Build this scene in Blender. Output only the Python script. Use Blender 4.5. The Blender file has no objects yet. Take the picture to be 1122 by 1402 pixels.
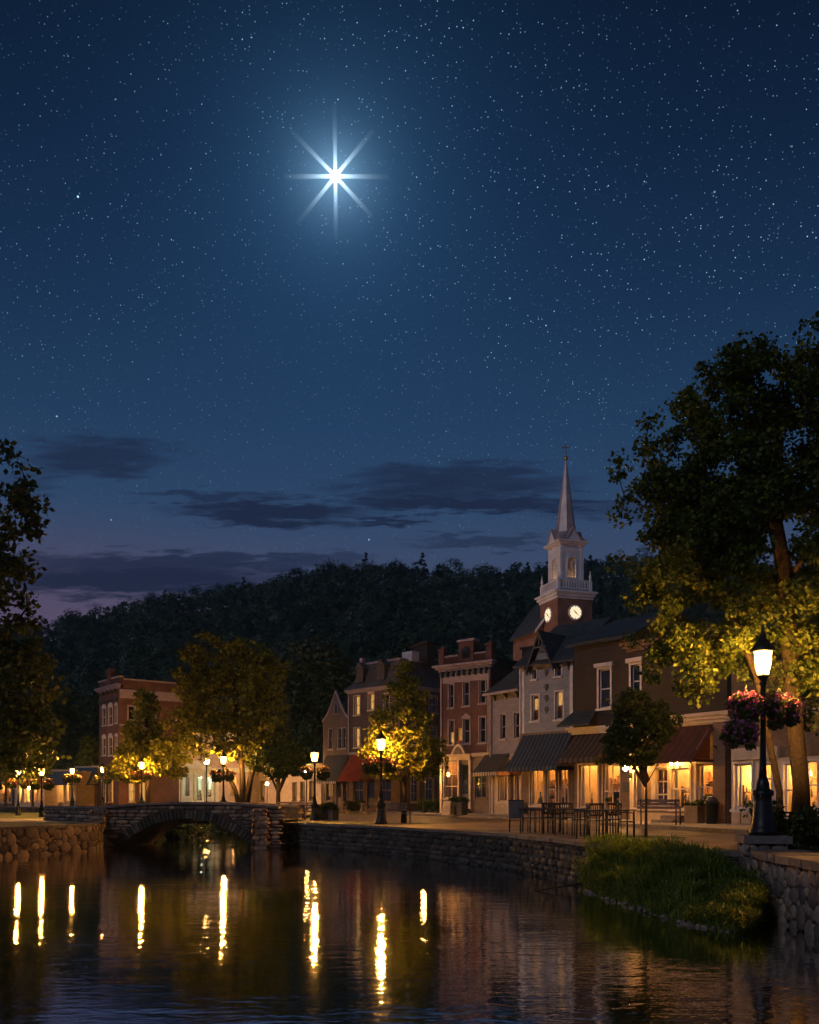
import bpy, math, random
import numpy as np
from mathutils import Vector, Matrix, noise as mnoise
R = math.radians
scene = bpy.context.scene
C = scene.collection
rng = random.Random(7)

# ------------------------------------------------------------------ frame of the place
# metres; the eye stands 2 m above the water.  s = pixels per metre at a given distance (F / s metres away)
F, CX, HY, EYE = 1260.0, 561.0, 1095.0, 2.0
def G(px, s, z=1.0): return Vector(((px - CX) / s, F / s, z))
def P(px, py, s): return Vector(((px - CX) / s, F / s, EYE + (HY - py) / s))

# ------------------------------------------------------------------ materials
def new_mat(name):
    m = bpy.data.materials.new(name); m.use_nodes = True
    nt = m.node_tree; b = nt.nodes['Principled BSDF']
    return m, nt, b
def node(nt, t, **kw):
    n = nt.nodes.new(t)
    for k, v in kw.items():
        if k.startswith('i_'): n.inputs[k[2:].replace('_', ' ')].default_value = v
        else: setattr(n, k, v)
    return n
def ramp(nt, fac, stops, interp='LINEAR'):
    r = nt.nodes.new('ShaderNodeValToRGB'); r.color_ramp.interpolation = interp
    e = r.color_ramp.elements
    while len(e) < len(stops): e.new(0.5)
    for x, (p, c) in zip(e, stops):
        x.position = p; x.color = (c[0], c[1], c[2], 1) if len(c) == 3 else c
    nt.links.new(fac, r.inputs[0]); return r.outputs[0]
def mixc(nt, fac, a, b, mode='MIX'):
    n = nt.nodes.new('ShaderNodeMix'); n.data_type = 'RGBA'; n.blend_type = mode
    for sock, v in ((n.inputs[0], fac), (n.inputs[6], a), (n.inputs[7], b)):
        if hasattr(v, 'links'): nt.links.new(v, sock)
        elif isinstance(v, (int, float)): sock.default_value = v
        else: sock.default_value = (*v, 1)
    return n.outputs[2]
def math_n(nt, op, a, b=0.0, c=0.0):
    n = nt.nodes.new('ShaderNodeMath'); n.operation = op
    for i, v in enumerate((a, b, c)):
        if hasattr(v, 'links'): nt.links.new(v, n.inputs[i])
        else: n.inputs[i].default_value = v
    return n.outputs[0]
def objco(nt, scale=(1, 1, 1)):
    t = nt.nodes.new('ShaderNodeTexCoord'); mp = nt.nodes.new('ShaderNodeMapping')
    mp.inputs['Scale'].default_value = scale
    nt.links.new(t.outputs['Object'], mp.inputs[0]); return mp.outputs[0]
def bump(nt, b, h, strength=0.5, dist=0.02):
    n = nt.nodes.new('ShaderNodeBump'); n.inputs['Strength'].default_value = strength
    n.inputs['Distance'].default_value = dist
    nt.links.new(h, n.inputs['Height']); nt.links.new(n.outputs[0], b.inputs['Normal'])
def noise(nt, vec, scale, detail=4, rough=0.55):
    n = node(nt, 'ShaderNodeTexNoise'); n.inputs['Scale'].default_value = scale
    n.inputs['Detail'].default_value = detail; n.inputs['Roughness'].default_value = rough
    if vec is not None: nt.links.new(vec, n.inputs['Vector'])
    return n.outputs['Fac']
def paint(name, col, rough=0.6, var=0.25, scale=3.0, metal=0.0, spec=0.4):
    m, nt, b = new_mat(name)
    v = objco(nt); f = noise(nt, v, scale, 6)
    lo = tuple(c * (1 - var) for c in col); hi = tuple(min(1, c * (1 + var)) for c in col)
    nt.links.new(ramp(nt, f, [(0.3, lo), (0.7, hi)]), b.inputs['Base Color'])
    b.inputs['Roughness'].default_value = rough; b.inputs['Metallic'].default_value = metal
    b.inputs['Specular IOR Level'].default_value = spec
    bump(nt, b, noise(nt, v, scale * 9, 3), 0.25, 0.01)
    return m
def face_uv(nt):
    t = nt.nodes.new('ShaderNodeTexCoord'); s = nt.nodes.new('ShaderNodeSeparateXYZ')
    nt.links.new(t.outputs['Object'], s.inputs[0])
    c = nt.nodes.new('ShaderNodeCombineXYZ')
    nt.links.new(math_n(nt, 'ADD', s.outputs[0], s.outputs[1]), c.inputs[0])
    nt.links.new(s.outputs[2], c.inputs[1]); return c.outputs[0], t.outputs['Object'], s
def brick_mat(name, c1, c2, mortar, bw=0.24, rh=0.085, ms=0.012):
    m, nt, b = new_mat(name)
    v, o, s = face_uv(nt)
    t = node(nt, 'ShaderNodeTexBrick'); nt.links.new(v, t.inputs['Vector'])
    t.inputs['Color1'].default_value = (*c1, 1); t.inputs['Color2'].default_value = (*c2, 1); t.inputs['Mortar'].default_value = (*mortar, 1)
    t.inputs['Scale'].default_value = 1; t.inputs['Brick Width'].default_value = bw; t.inputs['Row Height'].default_value = rh
    t.inputs['Mortar Size'].default_value = ms; t.inputs['Bias'].default_value = 0.0
    st = ramp(nt, noise(nt, o, 0.9, 6, 0.65), [(0.3, (0.55, 0.52, 0.5)), (0.65, (1.1, 1.1, 1.1))])
    nt.links.new(mixc(nt, 1.0, t.outputs['Color'], st, 'MULTIPLY'), b.inputs['Base Color'])
    b.inputs['Roughness'].default_value = 0.85
    h = math_n(nt, 'ADD', math_n(nt, 'MULTIPLY', t.outputs['Fac'], -1.0), math_n(nt, 'MULTIPLY', noise(nt, o, 30, 3), 0.6))
    bump(nt, b, h, 0.6, 0.012); return m
def board_mat(name, col, pitch=0.14):
    m, nt, b = new_mat(name)
    v, o, s = face_uv(nt)
    saw = math_n(nt, 'FRACT', math_n(nt, 'DIVIDE', s.outputs[2], pitch))
    st = ramp(nt, noise(nt, objco(nt, (1.2, 1.2, 3.0)), 1.3, 7, 0.7), [(0.3, tuple(c * 0.62 for c in col)), (0.62, col)])
    seam = ramp(nt, saw, [(0.0, (0.5, 0.5, 0.5)), (0.12, (1, 1, 1))])
    nt.links.new(mixc(nt, 1.0, st, seam, 'MULTIPLY'), b.inputs['Base Color'])
    b.inputs['Roughness'].default_value = 0.65
    bump(nt, b, math_n(nt, 'SUBTRACT', 1.0, saw), 1.0, 0.03); return m
def island_mat(name, stops, rough=0.85, tex=8.0, b_str=0.6, spec=0.3, dist=0.03):
    m, nt, b = new_mat(name)
    g = nt.nodes.new('ShaderNodeNewGeometry')
    c = ramp(nt, g.outputs['Random Per Island'], stops)
    v = objco(nt); f = noise(nt, v, tex, 6, 0.65)
    st = ramp(nt, f, [(0.3, (0.6, 0.6, 0.6)), (0.7, (1.2, 1.2, 1.2))])
    nt.links.new(mixc(nt, 1.0, c, st, 'MULTIPLY'), b.inputs['Base Color'])
    b.inputs['Roughness'].default_value = rough; b.inputs['Specular IOR Level'].default_value = spec
    bump(nt, b, f, b_str, dist); return m
def leaf_mat(name, stops, transl=0.35):
    m, nt, b = new_mat(name)
    g = nt.nodes.new('ShaderNodeNewGeometry')
    c = ramp(nt, g.outputs['Random Per Island'], stops)
    nt.links.new(c, b.inputs['Base Color']); b.inputs['Roughness'].default_value = 0.5
    b.inputs['Specular IOR Level'].default_value = 0.25
    tr = nt.nodes.new('ShaderNodeBsdfTranslucent'); nt.links.new(c, tr.inputs[0])
    mx = nt.nodes.new('ShaderNodeMixShader'); mx.inputs[0].default_value = transl
    nt.links.new(b.outputs[0], mx.inputs[1]); nt.links.new(tr.outputs[0], mx.inputs[2])
    nt.links.new(mx.outputs[0], nt.nodes['Material Output'].inputs['Surface']); return m
def emit(name, col, strength):
    m = bpy.data.materials.new(name); m.use_nodes = True; nt = m.node_tree
    nt.nodes.remove(nt.nodes['Principled BSDF'])
    e = nt.nodes.new('ShaderNodeEmission'); e.inputs[0].default_value = (*col, 1); e.inputs[1].default_value = strength
    nt.links.new(e.outputs[0], nt.nodes['Material Output'].inputs['Surface']); return m
def stripe_mat(name, c1, c2, pitch, axis=0, duty=0.5):
    m, nt, b = new_mat(name)
    t = nt.nodes.new('ShaderNodeTexCoord'); s = nt.nodes.new('ShaderNodeSeparateXYZ'); nt.links.new(t.outputs['Object'], s.inputs[0])
    fr = math_n(nt, 'FRACT', math_n(nt, 'DIVIDE', s.outputs[axis], pitch))
    base = ramp(nt, fr, [(0.0, c1), (duty, c2)], 'CONSTANT')
    st = ramp(nt, noise(nt, t.outputs['Object'], 2.2, 6, 0.7), [(0.3, (0.6, 0.6, 0.6)), (0.7, (1.1, 1.1, 1.1))])
    nt.links.new(mixc(nt, 1.0, base, st, 'MULTIPLY'), b.inputs['Base Color']); b.inputs['Roughness'].default_value = 0.85
    bump(nt, b, noise(nt, objco(nt, (1, 0.3, 0.3)), 5, 3), 0.4, 0.03)
    return m
def clear_glass(name):
    m = bpy.data.materials.new(name); m.use_nodes = True; nt = m.node_tree
    nt.nodes.remove(nt.nodes['Principled BSDF'])
    tr = nt.nodes.new('ShaderNodeBsdfTransparent'); tr.inputs[0].default_value = (0.93, 0.93, 0.9, 1)
    gl = nt.nodes.new('ShaderNodeBsdfGlossy'); gl.inputs['Roughness'].default_value = 0.03
    fr = nt.nodes.new('ShaderNodeFresnel'); fr.inputs[0].default_value = 1.5
    mx = nt.nodes.new('ShaderNodeMixShader'); nt.links.new(fr.outputs[0], mx.inputs[0])
    nt.links.new(tr.outputs[0], mx.inputs[1]); nt.links.new(gl.outputs[0], mx.inputs[2])
    nt.links.new(mx.outputs[0], nt.nodes['Material Output'].inputs['Surface']); return m
def dark_glass(name):
    m, nt, b = new_mat(name)
    b.inputs['Base Color'].default_value = (0.012, 0.014, 0.018, 1); b.inputs['Roughness'].default_value = 0.04
    b.inputs['Specular IOR Level'].default_value = 0.8
    bump(nt, b, noise(nt, objco(nt), 2.0, 2), 0.12, 0.02); return m

M = {}
M['red_brick'] = brick_mat('red_brick', (0.14, 0.042, 0.034), (0.1, 0.031, 0.026), (0.11, 0.08, 0.07))
M['church_brick'] = brick_mat('church_brick', (0.3, 0.11, 0.065), (0.23, 0.08, 0.05), (0.25, 0.18, 0.14), 0.3, 0.1)
M['dark_brick'] = brick_mat('dark_brick', (0.042, 0.026, 0.022), (0.03, 0.019, 0.016), (0.036, 0.029, 0.027))
M['mauve_brick'] = brick_mat('mauve_brick', (0.105, 0.06, 0.058), (0.08, 0.046, 0.045), (0.095, 0.075, 0.072))
M['tan_brick'] = brick_mat('tan_brick', (0.22, 0.13, 0.075), (0.17, 0.1, 0.055), (0.19, 0.14, 0.1))
M['white_boards'] = board_mat('white_boards', (0.25, 0.255, 0.285))
M['lilac_boards'] = board_mat('lilac_boards', (0.235, 0.215, 0.245), 0.13)
M['grey_boards'] = board_mat('grey_boards', (0.13, 0.15, 0.15))  # darker copy of the white boards, with the side's shade in its colour
M['wood_boards'] = board_mat('wood_boards', (0.3, 0.13, 0.07), 0.2)
M['cream'] = paint('cream_paint', (0.5, 0.4, 0.3), 0.55, 0.18, 2.0)
M['pale'] = paint('pale_green_white_paint', (0.62, 0.68, 0.6), 0.5, 0.12, 2.0)
M['white_paint'] = paint('white_paint', (0.5, 0.47, 0.48), 0.5, 0.18, 4.0)
M['steeple_white'] = paint('steeple_white_paint', (0.72, 0.66, 0.64), 0.55, 0.18, 0.8)
M['lilac_paint'] = paint('lilac_paint', (0.27, 0.22, 0.255), 0.5, 0.18, 3.0)
M['brown_paint'] = paint('brown_paint', (0.13, 0.085, 0.06), 0.5, 0.3, 3.0)
M['charcoal_paint'] = paint('charcoal_paint', (0.05, 0.05, 0.055), 0.45, 0.3, 3.0)
M['tan_paint'] = paint('tan_paint', (0.42, 0.31, 0.2), 0.55, 0.2, 3.0)
M['slate'] = brick_mat('slate', (0.055, 0.065, 0.075), (0.035, 0.045, 0.055), (0.02, 0.025, 0.03), 0.3, 0.18, 0.012)
M['mauve_slate'] = brick_mat('mauve_slate', (0.085, 0.075, 0.08), (0.06, 0.055, 0.06), (0.05, 0.045, 0.05), 0.3, 0.2, 0.014)
M['spire_tin'] = paint('spire_tin', (0.42, 0.33, 0.31), 0.45, 0.2, 1.0, 0.2)
M['iron'] = paint('black_iron', (0.012, 0.012, 0.013), 0.4, 0.3, 6.0, 0.3)
M['brass'] = paint('brass', (0.5, 0.33, 0.15), 0.35, 0.2, 6.0, 0.8)
M['dark_glass'] = dark_glass('dark_glass'); M['glass'] = clear_glass('window_glass')
M['bark'] = island_mat('bark', [(0.0, (0.05, 0.037, 0.027)), (1.0, (0.04, 0.03, 0.022))], 0.9, 14, 1.0, 0.2, 0.05)
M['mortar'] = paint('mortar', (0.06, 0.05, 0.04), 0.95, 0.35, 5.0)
M['fieldstone'] = island_mat('fieldstone', [(0.0, (0.09, 0.07, 0.06)), (0.35, (0.2, 0.15, 0.115)), (0.7, (0.36, 0.26, 0.18)), (1.0, (0.16, 0.13, 0.125))], 0.8, 9, 0.7)
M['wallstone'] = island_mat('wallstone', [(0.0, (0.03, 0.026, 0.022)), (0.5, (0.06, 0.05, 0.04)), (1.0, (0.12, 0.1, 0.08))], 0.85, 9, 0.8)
M['bridgestone'] = island_mat('bridgestone', [(0.0, (0.1, 0.072, 0.055)), (0.4, (0.2, 0.14, 0.1)), (0.8, (0.36, 0.25, 0.16)), (1.0, (0.15, 0.105, 0.085))], 0.85, 8, 0.8)
M['coping'] = island_mat('coping', [(0.0, (0.12, 0.1, 0.09)), (1.0, (0.2, 0.165, 0.14))], 0.75, 7, 0.5)
M['room'] = paint('warm_plaster', (0.6, 0.42, 0.23), 0.8, 0.3, 1.6)
M['room_wood'] = paint('shop_wood', (0.32, 0.18, 0.09), 0.5, 0.3, 4.0)
M['awning_blue'] = stripe_mat('awning_blue_stripe', (0.008, 0.02, 0.045), (0.055, 0.07, 0.105), 0.26, 0, 0.68)
M['awning_brown'] = stripe_mat('awning_brown_stripe', (0.022, 0.012, 0.011), (0.07, 0.045, 0.042), 0.3, 0, 0.6)
M['awning_red'] = stripe_mat('awning_red_canvas', (0.3, 0.034, 0.014), (0.26, 0.03, 0.013), 0.5)
M['awning_maroon'] = stripe_mat('awning_maroon_stripe', (0.075, 0.018, 0.015), (0.05, 0.013, 0.012), 0.35)
M['awning_grey'] = stripe_mat('awning_grey_canvas', (0.045, 0.043, 0.047), (0.036, 0.034, 0.037), 0.4)
M['awning_navy'] = stripe_mat('awning_navy_canvas', (0.03, 0.06, 0.13), (0.026, 0.052, 0.115), 0.5)
M['valance_cream'] = stripe_mat('valance_cream_stripe', (0.55, 0.42, 0.28), (0.12, 0.08, 0.06), 0.24, 0, 0.6)
M['valance_orange'] = stripe_mat('valance_orange', (0.6, 0.25, 0.05), (0.55, 0.22, 0.045), 0.4)
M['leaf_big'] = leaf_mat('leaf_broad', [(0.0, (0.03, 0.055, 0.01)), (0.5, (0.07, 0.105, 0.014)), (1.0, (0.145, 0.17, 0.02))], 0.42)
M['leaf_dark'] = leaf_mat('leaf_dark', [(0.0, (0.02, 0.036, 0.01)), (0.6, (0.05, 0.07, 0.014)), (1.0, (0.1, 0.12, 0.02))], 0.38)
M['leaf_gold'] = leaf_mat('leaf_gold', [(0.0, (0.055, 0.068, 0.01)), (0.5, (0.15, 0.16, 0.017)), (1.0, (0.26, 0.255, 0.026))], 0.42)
M['leaf_hill'] = leaf_mat('leaf_hill', [(0.0, (0.03, 0.054, 0.03)), (1.0, (0.052, 0.078, 0.04))], 0.1)
M['leaf_basket'] = leaf_mat('leaf_basket', [(0.0, (0.03, 0.05, 0.012)), (1.0, (0.09, 0.11, 0.025))])
M['bloom_pink'] = leaf_mat('bloom_pink', [(0.0, (0.22, 0.03, 0.14)), (0.5, (0.36, 0.08, 0.22)), (0.85, (0.5, 0.26, 0.34)), (1.0, (0.26, 0.06, 0.24))], 0.3)
M['bloom_coral'] = leaf_mat('bloom_coral', [(0.0, (0.3, 0.05, 0.05)), (0.6, (0.42, 0.15, 0.1)), (1.0, (0.45, 0.3, 0.2))], 0.3)
M['grass_blade'] = leaf_mat('grass_blade', [(0.0, (0.06, 0.11, 0.015)), (0.6, (0.16, 0.24, 0.032)), (1.0, (0.36, 0.4, 0.08))], 0.45)
M['coir'] = paint('coir', (0.05, 0.03, 0.018), 0.95, 0.4, 14.0)
WARM = (1.0, 0.54, 0.17)
M['lamp_glass'] = emit('lit_lantern_glass', (1.0, 0.5, 0.14), 4.0); nt = M['lamp_glass'].node_tree
tr_ = nt.nodes.new('ShaderNodeBsdfTransparent'); ad_ = nt.nodes.new('ShaderNodeAddShader'); nt.links.new([n for n in nt.nodes if n.type == 'EMISSION'][0].outputs[0], ad_.inputs[0]); nt.links.new(tr_.outputs[0], ad_.inputs[1]); nt.links.new(ad_.outputs[0], nt.nodes['Material Output'].inputs['Surface'])
M['bulb'] = emit('lit_bulb', (1.0, 0.43, 0.075), 4300)
M['bulb_near'] = emit('lit_bulb_near', (1.0, 0.43, 0.075), 3600)
M['lamp_glass_near'] = emit('lit_lantern_glass_near', (1.0, 0.5, 0.14), 60)
M['globe'] = emit('lit_globe', (1.0, 0.47, 0.11), 380)
M['room_light'] = emit('shop_ceiling_light', (1.0, 0.52, 0.15), 165)
M['room_light_cool'] = emit('shop_ceiling_light_cool', (0.85, 1.0, 0.72), 110)
M['clock_face'] = emit('lit_clock_dial', (1.0, 0.78, 0.5), 1.15)
def lit_blind(name, c1, c2, st, scale=2.0):
    m = emit(name, (1, 1, 1), st); nt = m.node_tree
    e = [n for n in nt.nodes if n.type == 'EMISSION'][0]
    f = noise(nt, objco(nt, (3.0, 3.0, 0.8)), scale, 3)
    nt.links.new(ramp(nt, f, [(0.3, c1), (0.65, c2)]), e.inputs[0]); return m
M['blind'] = lit_blind('lit_blind', (0.5, 0.2, 0.04), (1.0, 0.52, 0.14), 0.9)
M['blind_dim'] = lit_blind('lit_blind_dim', (0.35, 0.13, 0.03), (0.8, 0.38, 0.1), 0.5)
def street_mat():
    m, nt, b = new_mat('brick_paving'); o = objco(nt)
    t = node(nt, 'ShaderNodeTexBrick'); nt.links.new(o, t.inputs['Vector'])
    t.inputs['Color1'].default_value = (0.24, 0.17, 0.12, 1); t.inputs['Color2'].default_value = (0.17, 0.125, 0.09, 1); t.inputs['Mortar'].default_value = (0.05, 0.04, 0.035, 1)
    t.inputs['Scale'].default_value = 1; t.inputs['Brick Width'].default_value = 0.3; t.inputs['Row Height'].default_value = 0.15; t.inputs['Mortar Size'].default_value = 0.01
    st = ramp(nt, noise(nt, o, 0.5, 7, 0.7), [(0.3, (0.6, 0.6, 0.6)), (0.7, (1.25, 1.2, 1.15))])
    nt.links.new(mixc(nt, 1.0, t.outputs['Color'], st, 'MULTIPLY'), b.inputs['Base Color'])
    nt.links.new(ramp(nt, noise(nt, o, 0.8, 5), [(0.35, (0.45,) * 3), (0.7, (0.85,) * 3)]), b.inputs['Roughness'])
    bump(nt, b, math_n(nt, 'ADD', math_n(nt, 'MULTIPLY', t.outputs['Fac'], -1.0), noise(nt, o, 12, 4)), 0.5, 0.012); return m
M['street'] = street_mat()
M['sidewalk'] = paint('concrete', (0.3, 0.26, 0.22), 0.8, 0.25, 1.5)
M['lawn'] = paint('lawn', (0.065, 0.085, 0.02), 0.95, 0.5, 6.0)
M['soil'] = paint('soil', (0.06, 0.05, 0.038), 0.95, 0.4, 3.0)
M['hill_soil'] = paint('hill_soil', (0.016, 0.022, 0.014), 0.95, 0.4, 0.1)
def water_mat():
    m, nt, b = new_mat('river_water')
    b.inputs['Base Color'].default_value = (0.68, 0.7, 0.74, 1); b.inputs['Metallic'].default_value = 1.0; b.inputs['Roughness'].default_value = 0.04
    o = objco(nt)
    # amplitude of the ripples drifts in patches, as wind does on a pond
    patch = ramp(nt, noise(nt, objco(nt, (0.12, 0.3, 1)), 1.0, 3), [(0.35, (0.3,) * 3), (0.7, (1.25,) * 3)])
    h1 = math_n(nt, 'MULTIPLY', noise(nt, objco(nt, (0.55, 1.5, 1)), 1.3, 3, 0.5), 0.0075)
    h2 = math_n(nt, 'MULTIPLY', noise(nt, objco(nt, (2.2, 5.0, 1)), 1.2, 3, 0.55), 0.0068)
    h = math_n(nt, 'MULTIPLY', math_n(nt, 'ADD', h1, h2), patch)
    bump(nt, b, h, 1.0, 1.0); return m
M['water'] = water_mat()

# ------------------------------------------------------------------ mesh building
class MB:
    def __init__(self): self.v = []; self.f = []; self.m = []; self.s = []; self.T = None
    def add(self, vs, fs, mi=0, smooth=False):
        o = len(self.v)
        for p in vs:
            p = Vector(p)
            self.v.append(tuple(self.T @ p) if self.T else tuple(p))
        for f in fs: self.f.append(tuple(i + o for i in f)); self.m.append(mi); self.s.append(smooth)
        return self
    def quad(self, a, b, c, d, mi=0): return self.add([a, b, c, d], [(0, 1, 2, 3)], mi)
    def poly(self, pts, mi=0): return self.add(pts, [tuple(range(len(pts)))], mi)
    def box(self, x0, x1, y0, y1, z0, z1, mi=0):
        vs = [(x, y, z) for z in (z0, z1) for y in (y0, y1) for x in (x0, x1)]
        return self.add(vs, [(0, 2, 3, 1), (4, 5, 7, 6), (0, 1, 5, 4), (1, 3, 7, 5), (3, 2, 6, 7), (2, 0, 4, 6)], mi)
    def prism(self, pts, off, mi=0):          # polygon pts extruded by vector off
        n = len(pts); off = Vector(off); a = [Vector(p) for p in pts]; b = [p + off for p in a]
        return self.add(a + b, [tuple(range(n))[::-1], tuple(range(n, 2 * n))] + [(i, (i + 1) % n, n + (i + 1) % n, n + i) for i in range(n)], mi)
    def lathe(self, prof, c=(0, 0, 0), n=14, mi=0, smooth=True, rot=0.0):
        vs = []; fs = []; k = len(prof)
        for r, z in prof:
            for i in range(n):
                a = rot + 2 * math.pi * i / n; vs.append((c[0] + r * math.cos(a), c[1] + r * math.sin(a), c[2] + z))
        for j in range(k - 1):
            for i in range(n): fs.append((j * n + i, j * n + (i + 1) % n, (j + 1) * n + (i + 1) % n, (j + 1) * n + i))
        fs.append(tuple(range(n))[::-1]); fs.append(tuple((k - 1) * n + i for i in range(n)))
        return self.add(vs, fs, mi, smooth)
    def tube(self, pts, rad, n=8, mi=0):
        pts = [Vector(p) for p in pts]; rad = rad if isinstance(rad, (list, tuple)) else [rad] * len(pts)
        vs = []; fs = []; ref = Vector((0.31, 0.2, 0.93))
        for i, p in enumerate(pts):
            d = (pts[min(i + 1, len(pts) - 1)] - pts[max(i - 1, 0)]).normalized()
            a = d.cross(ref); a = a.normalized() if a.length > 1e-3 else d.orthogonal().normalized(); b = d.cross(a)
            for k in range(n):
                t = 2 * math.pi * k / n; vs.append(p + (a * math.cos(t) + b * math.sin(t)) * rad[i])
        for j in range(len(pts) - 1):
            for k in range(n): fs.append((j * n + k, j * n + (k + 1) % n, (j + 1) * n + (k + 1) % n, (j + 1) * n + k))
        fs.append(tuple(range(n))[::-1]); fs.append(tuple((len(pts) - 1) * n + k for k in range(n)))
        return self.add(vs, fs, mi, True)
    def build(self, name, mats, parent=None):
        me = bpy.data.meshes.new(name); me.from_pydata(self.v, [], self.f)
        for m in (mats if isinstance(mats, (list, tuple)) else [mats]): me.materials.append(m)
        me.polygons.foreach_set('material_index', self.m); me.polygons.foreach_set('use_smooth', self.s); me.update()
        o = bpy.data.objects.new(name, me); C.objects.link(o)
        if parent is not None: o.parent = parent
        return o
def raw_mesh(name, V, nper, mat_, parent=None):      # V: (N, nper, 3) separate faces
    N = V.shape[0]; me = bpy.data.meshes.new(name)
    me.vertices.add(N * nper); me.vertices.foreach_set('co', V.reshape(-1).astype(np.float32))
    me.loops.add(N * nper); me.loops.foreach_set('vertex_index', np.arange(N * nper, dtype=np.int32))
    me.polygons.add(N); me.polygons.foreach_set('loop_start', np.arange(0, N * nper, nper, dtype=np.int32))
    me.polygons.foreach_set('loop_total', np.full(N, nper, dtype=np.int32)); me.update(); me.validate()
    me.materials.append(mat_)
    o = bpy.data.objects.new(name, me); C.objects.link(o)
    if parent is not None: o.parent = parent
    return o
def tag(o, label=None, cat=None, group=None, kind=None):
    if label: o['label'] = label
    if cat: o['category'] = cat
    if group: o['group'] = group
    if kind: o['kind'] = kind
    return o
def thing(name, label, cat, loc=(0, 0, 0), rz=0.0, group=None):
    o = bpy.data.objects.new(name, None); C.objects.link(o); o.location = loc; o.rotation_euler = (0, 0, rz); o.empty_display_size = 0.3
    return tag(o, label, cat, group)
KIDS = {}
def kids(o): return [c for c in bpy.data.objects if c.parent == o]
def copy_tree(o, parent=None):
    c = o.copy(); C.objects.link(c)
    if parent is not None: c.parent = parent
    for ch in kids(o): copy_tree(ch, c)
    return c

# ------------------------------------------------------------------ leaves and trees
nrng = np.random.default_rng(11)
def leaves(centers, radii, per, size, flat=0.7, droop=0.25, radial=0.0, heart=None):
    c = np.repeat(np.asarray(centers, float), per, axis=0); r = np.repeat(np.asarray(radii, float), per)
    n = len(c); d = nrng.normal(size=(n, 3)); d /= np.linalg.norm(d, axis=1, keepdims=True)
    rr = r * nrng.random(n) ** 0.5
    off = d * rr[:, None]; off[:, 2] *= flat
    p = c + off
    ax = d * 0.7 + nrng.normal(size=(n, 3)) * 0.6; ax[:, 2] -= droop; ax /= np.linalg.norm(ax, axis=1, keepdims=True)
    up = nrng.normal(size=(n, 3)) * 0.7; up[:, 2] += 0.8
    if radial:      # leaves lie on the crown's outside, facing out
        hc = p - np.repeat(np.asarray(heart, float), per, axis=0); hc /= np.linalg.norm(hc, axis=1, keepdims=True) + 1e-9
        up = up * (1 - radial) + hc * 1.2 * radial; ax = ax - (ax * hc).sum(1, keepdims=True) * hc * radial; ax /= np.linalg.norm(ax, axis=1, keepdims=True) + 1e-9
    sd = np.cross(ax, up); sd /= np.linalg.norm(sd, axis=1, keepdims=True) + 1e-9
    nm = np.cross(sd, ax)
    L = size * (0.6 + 0.8 * nrng.random(n))[:, None]
    w = L * (0.32 + 0.16 * nrng.random(n))[:, None]
    V = np.stack([p - ax * L * 0.5, p + sd * w - nm * L * 0.1 + ax * L * 0.02, p + ax * L * 0.5 - nm * L * 0.06, p - sd * w - nm * L * 0.1 + ax * L * 0.02], axis=1)
    return V
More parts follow.
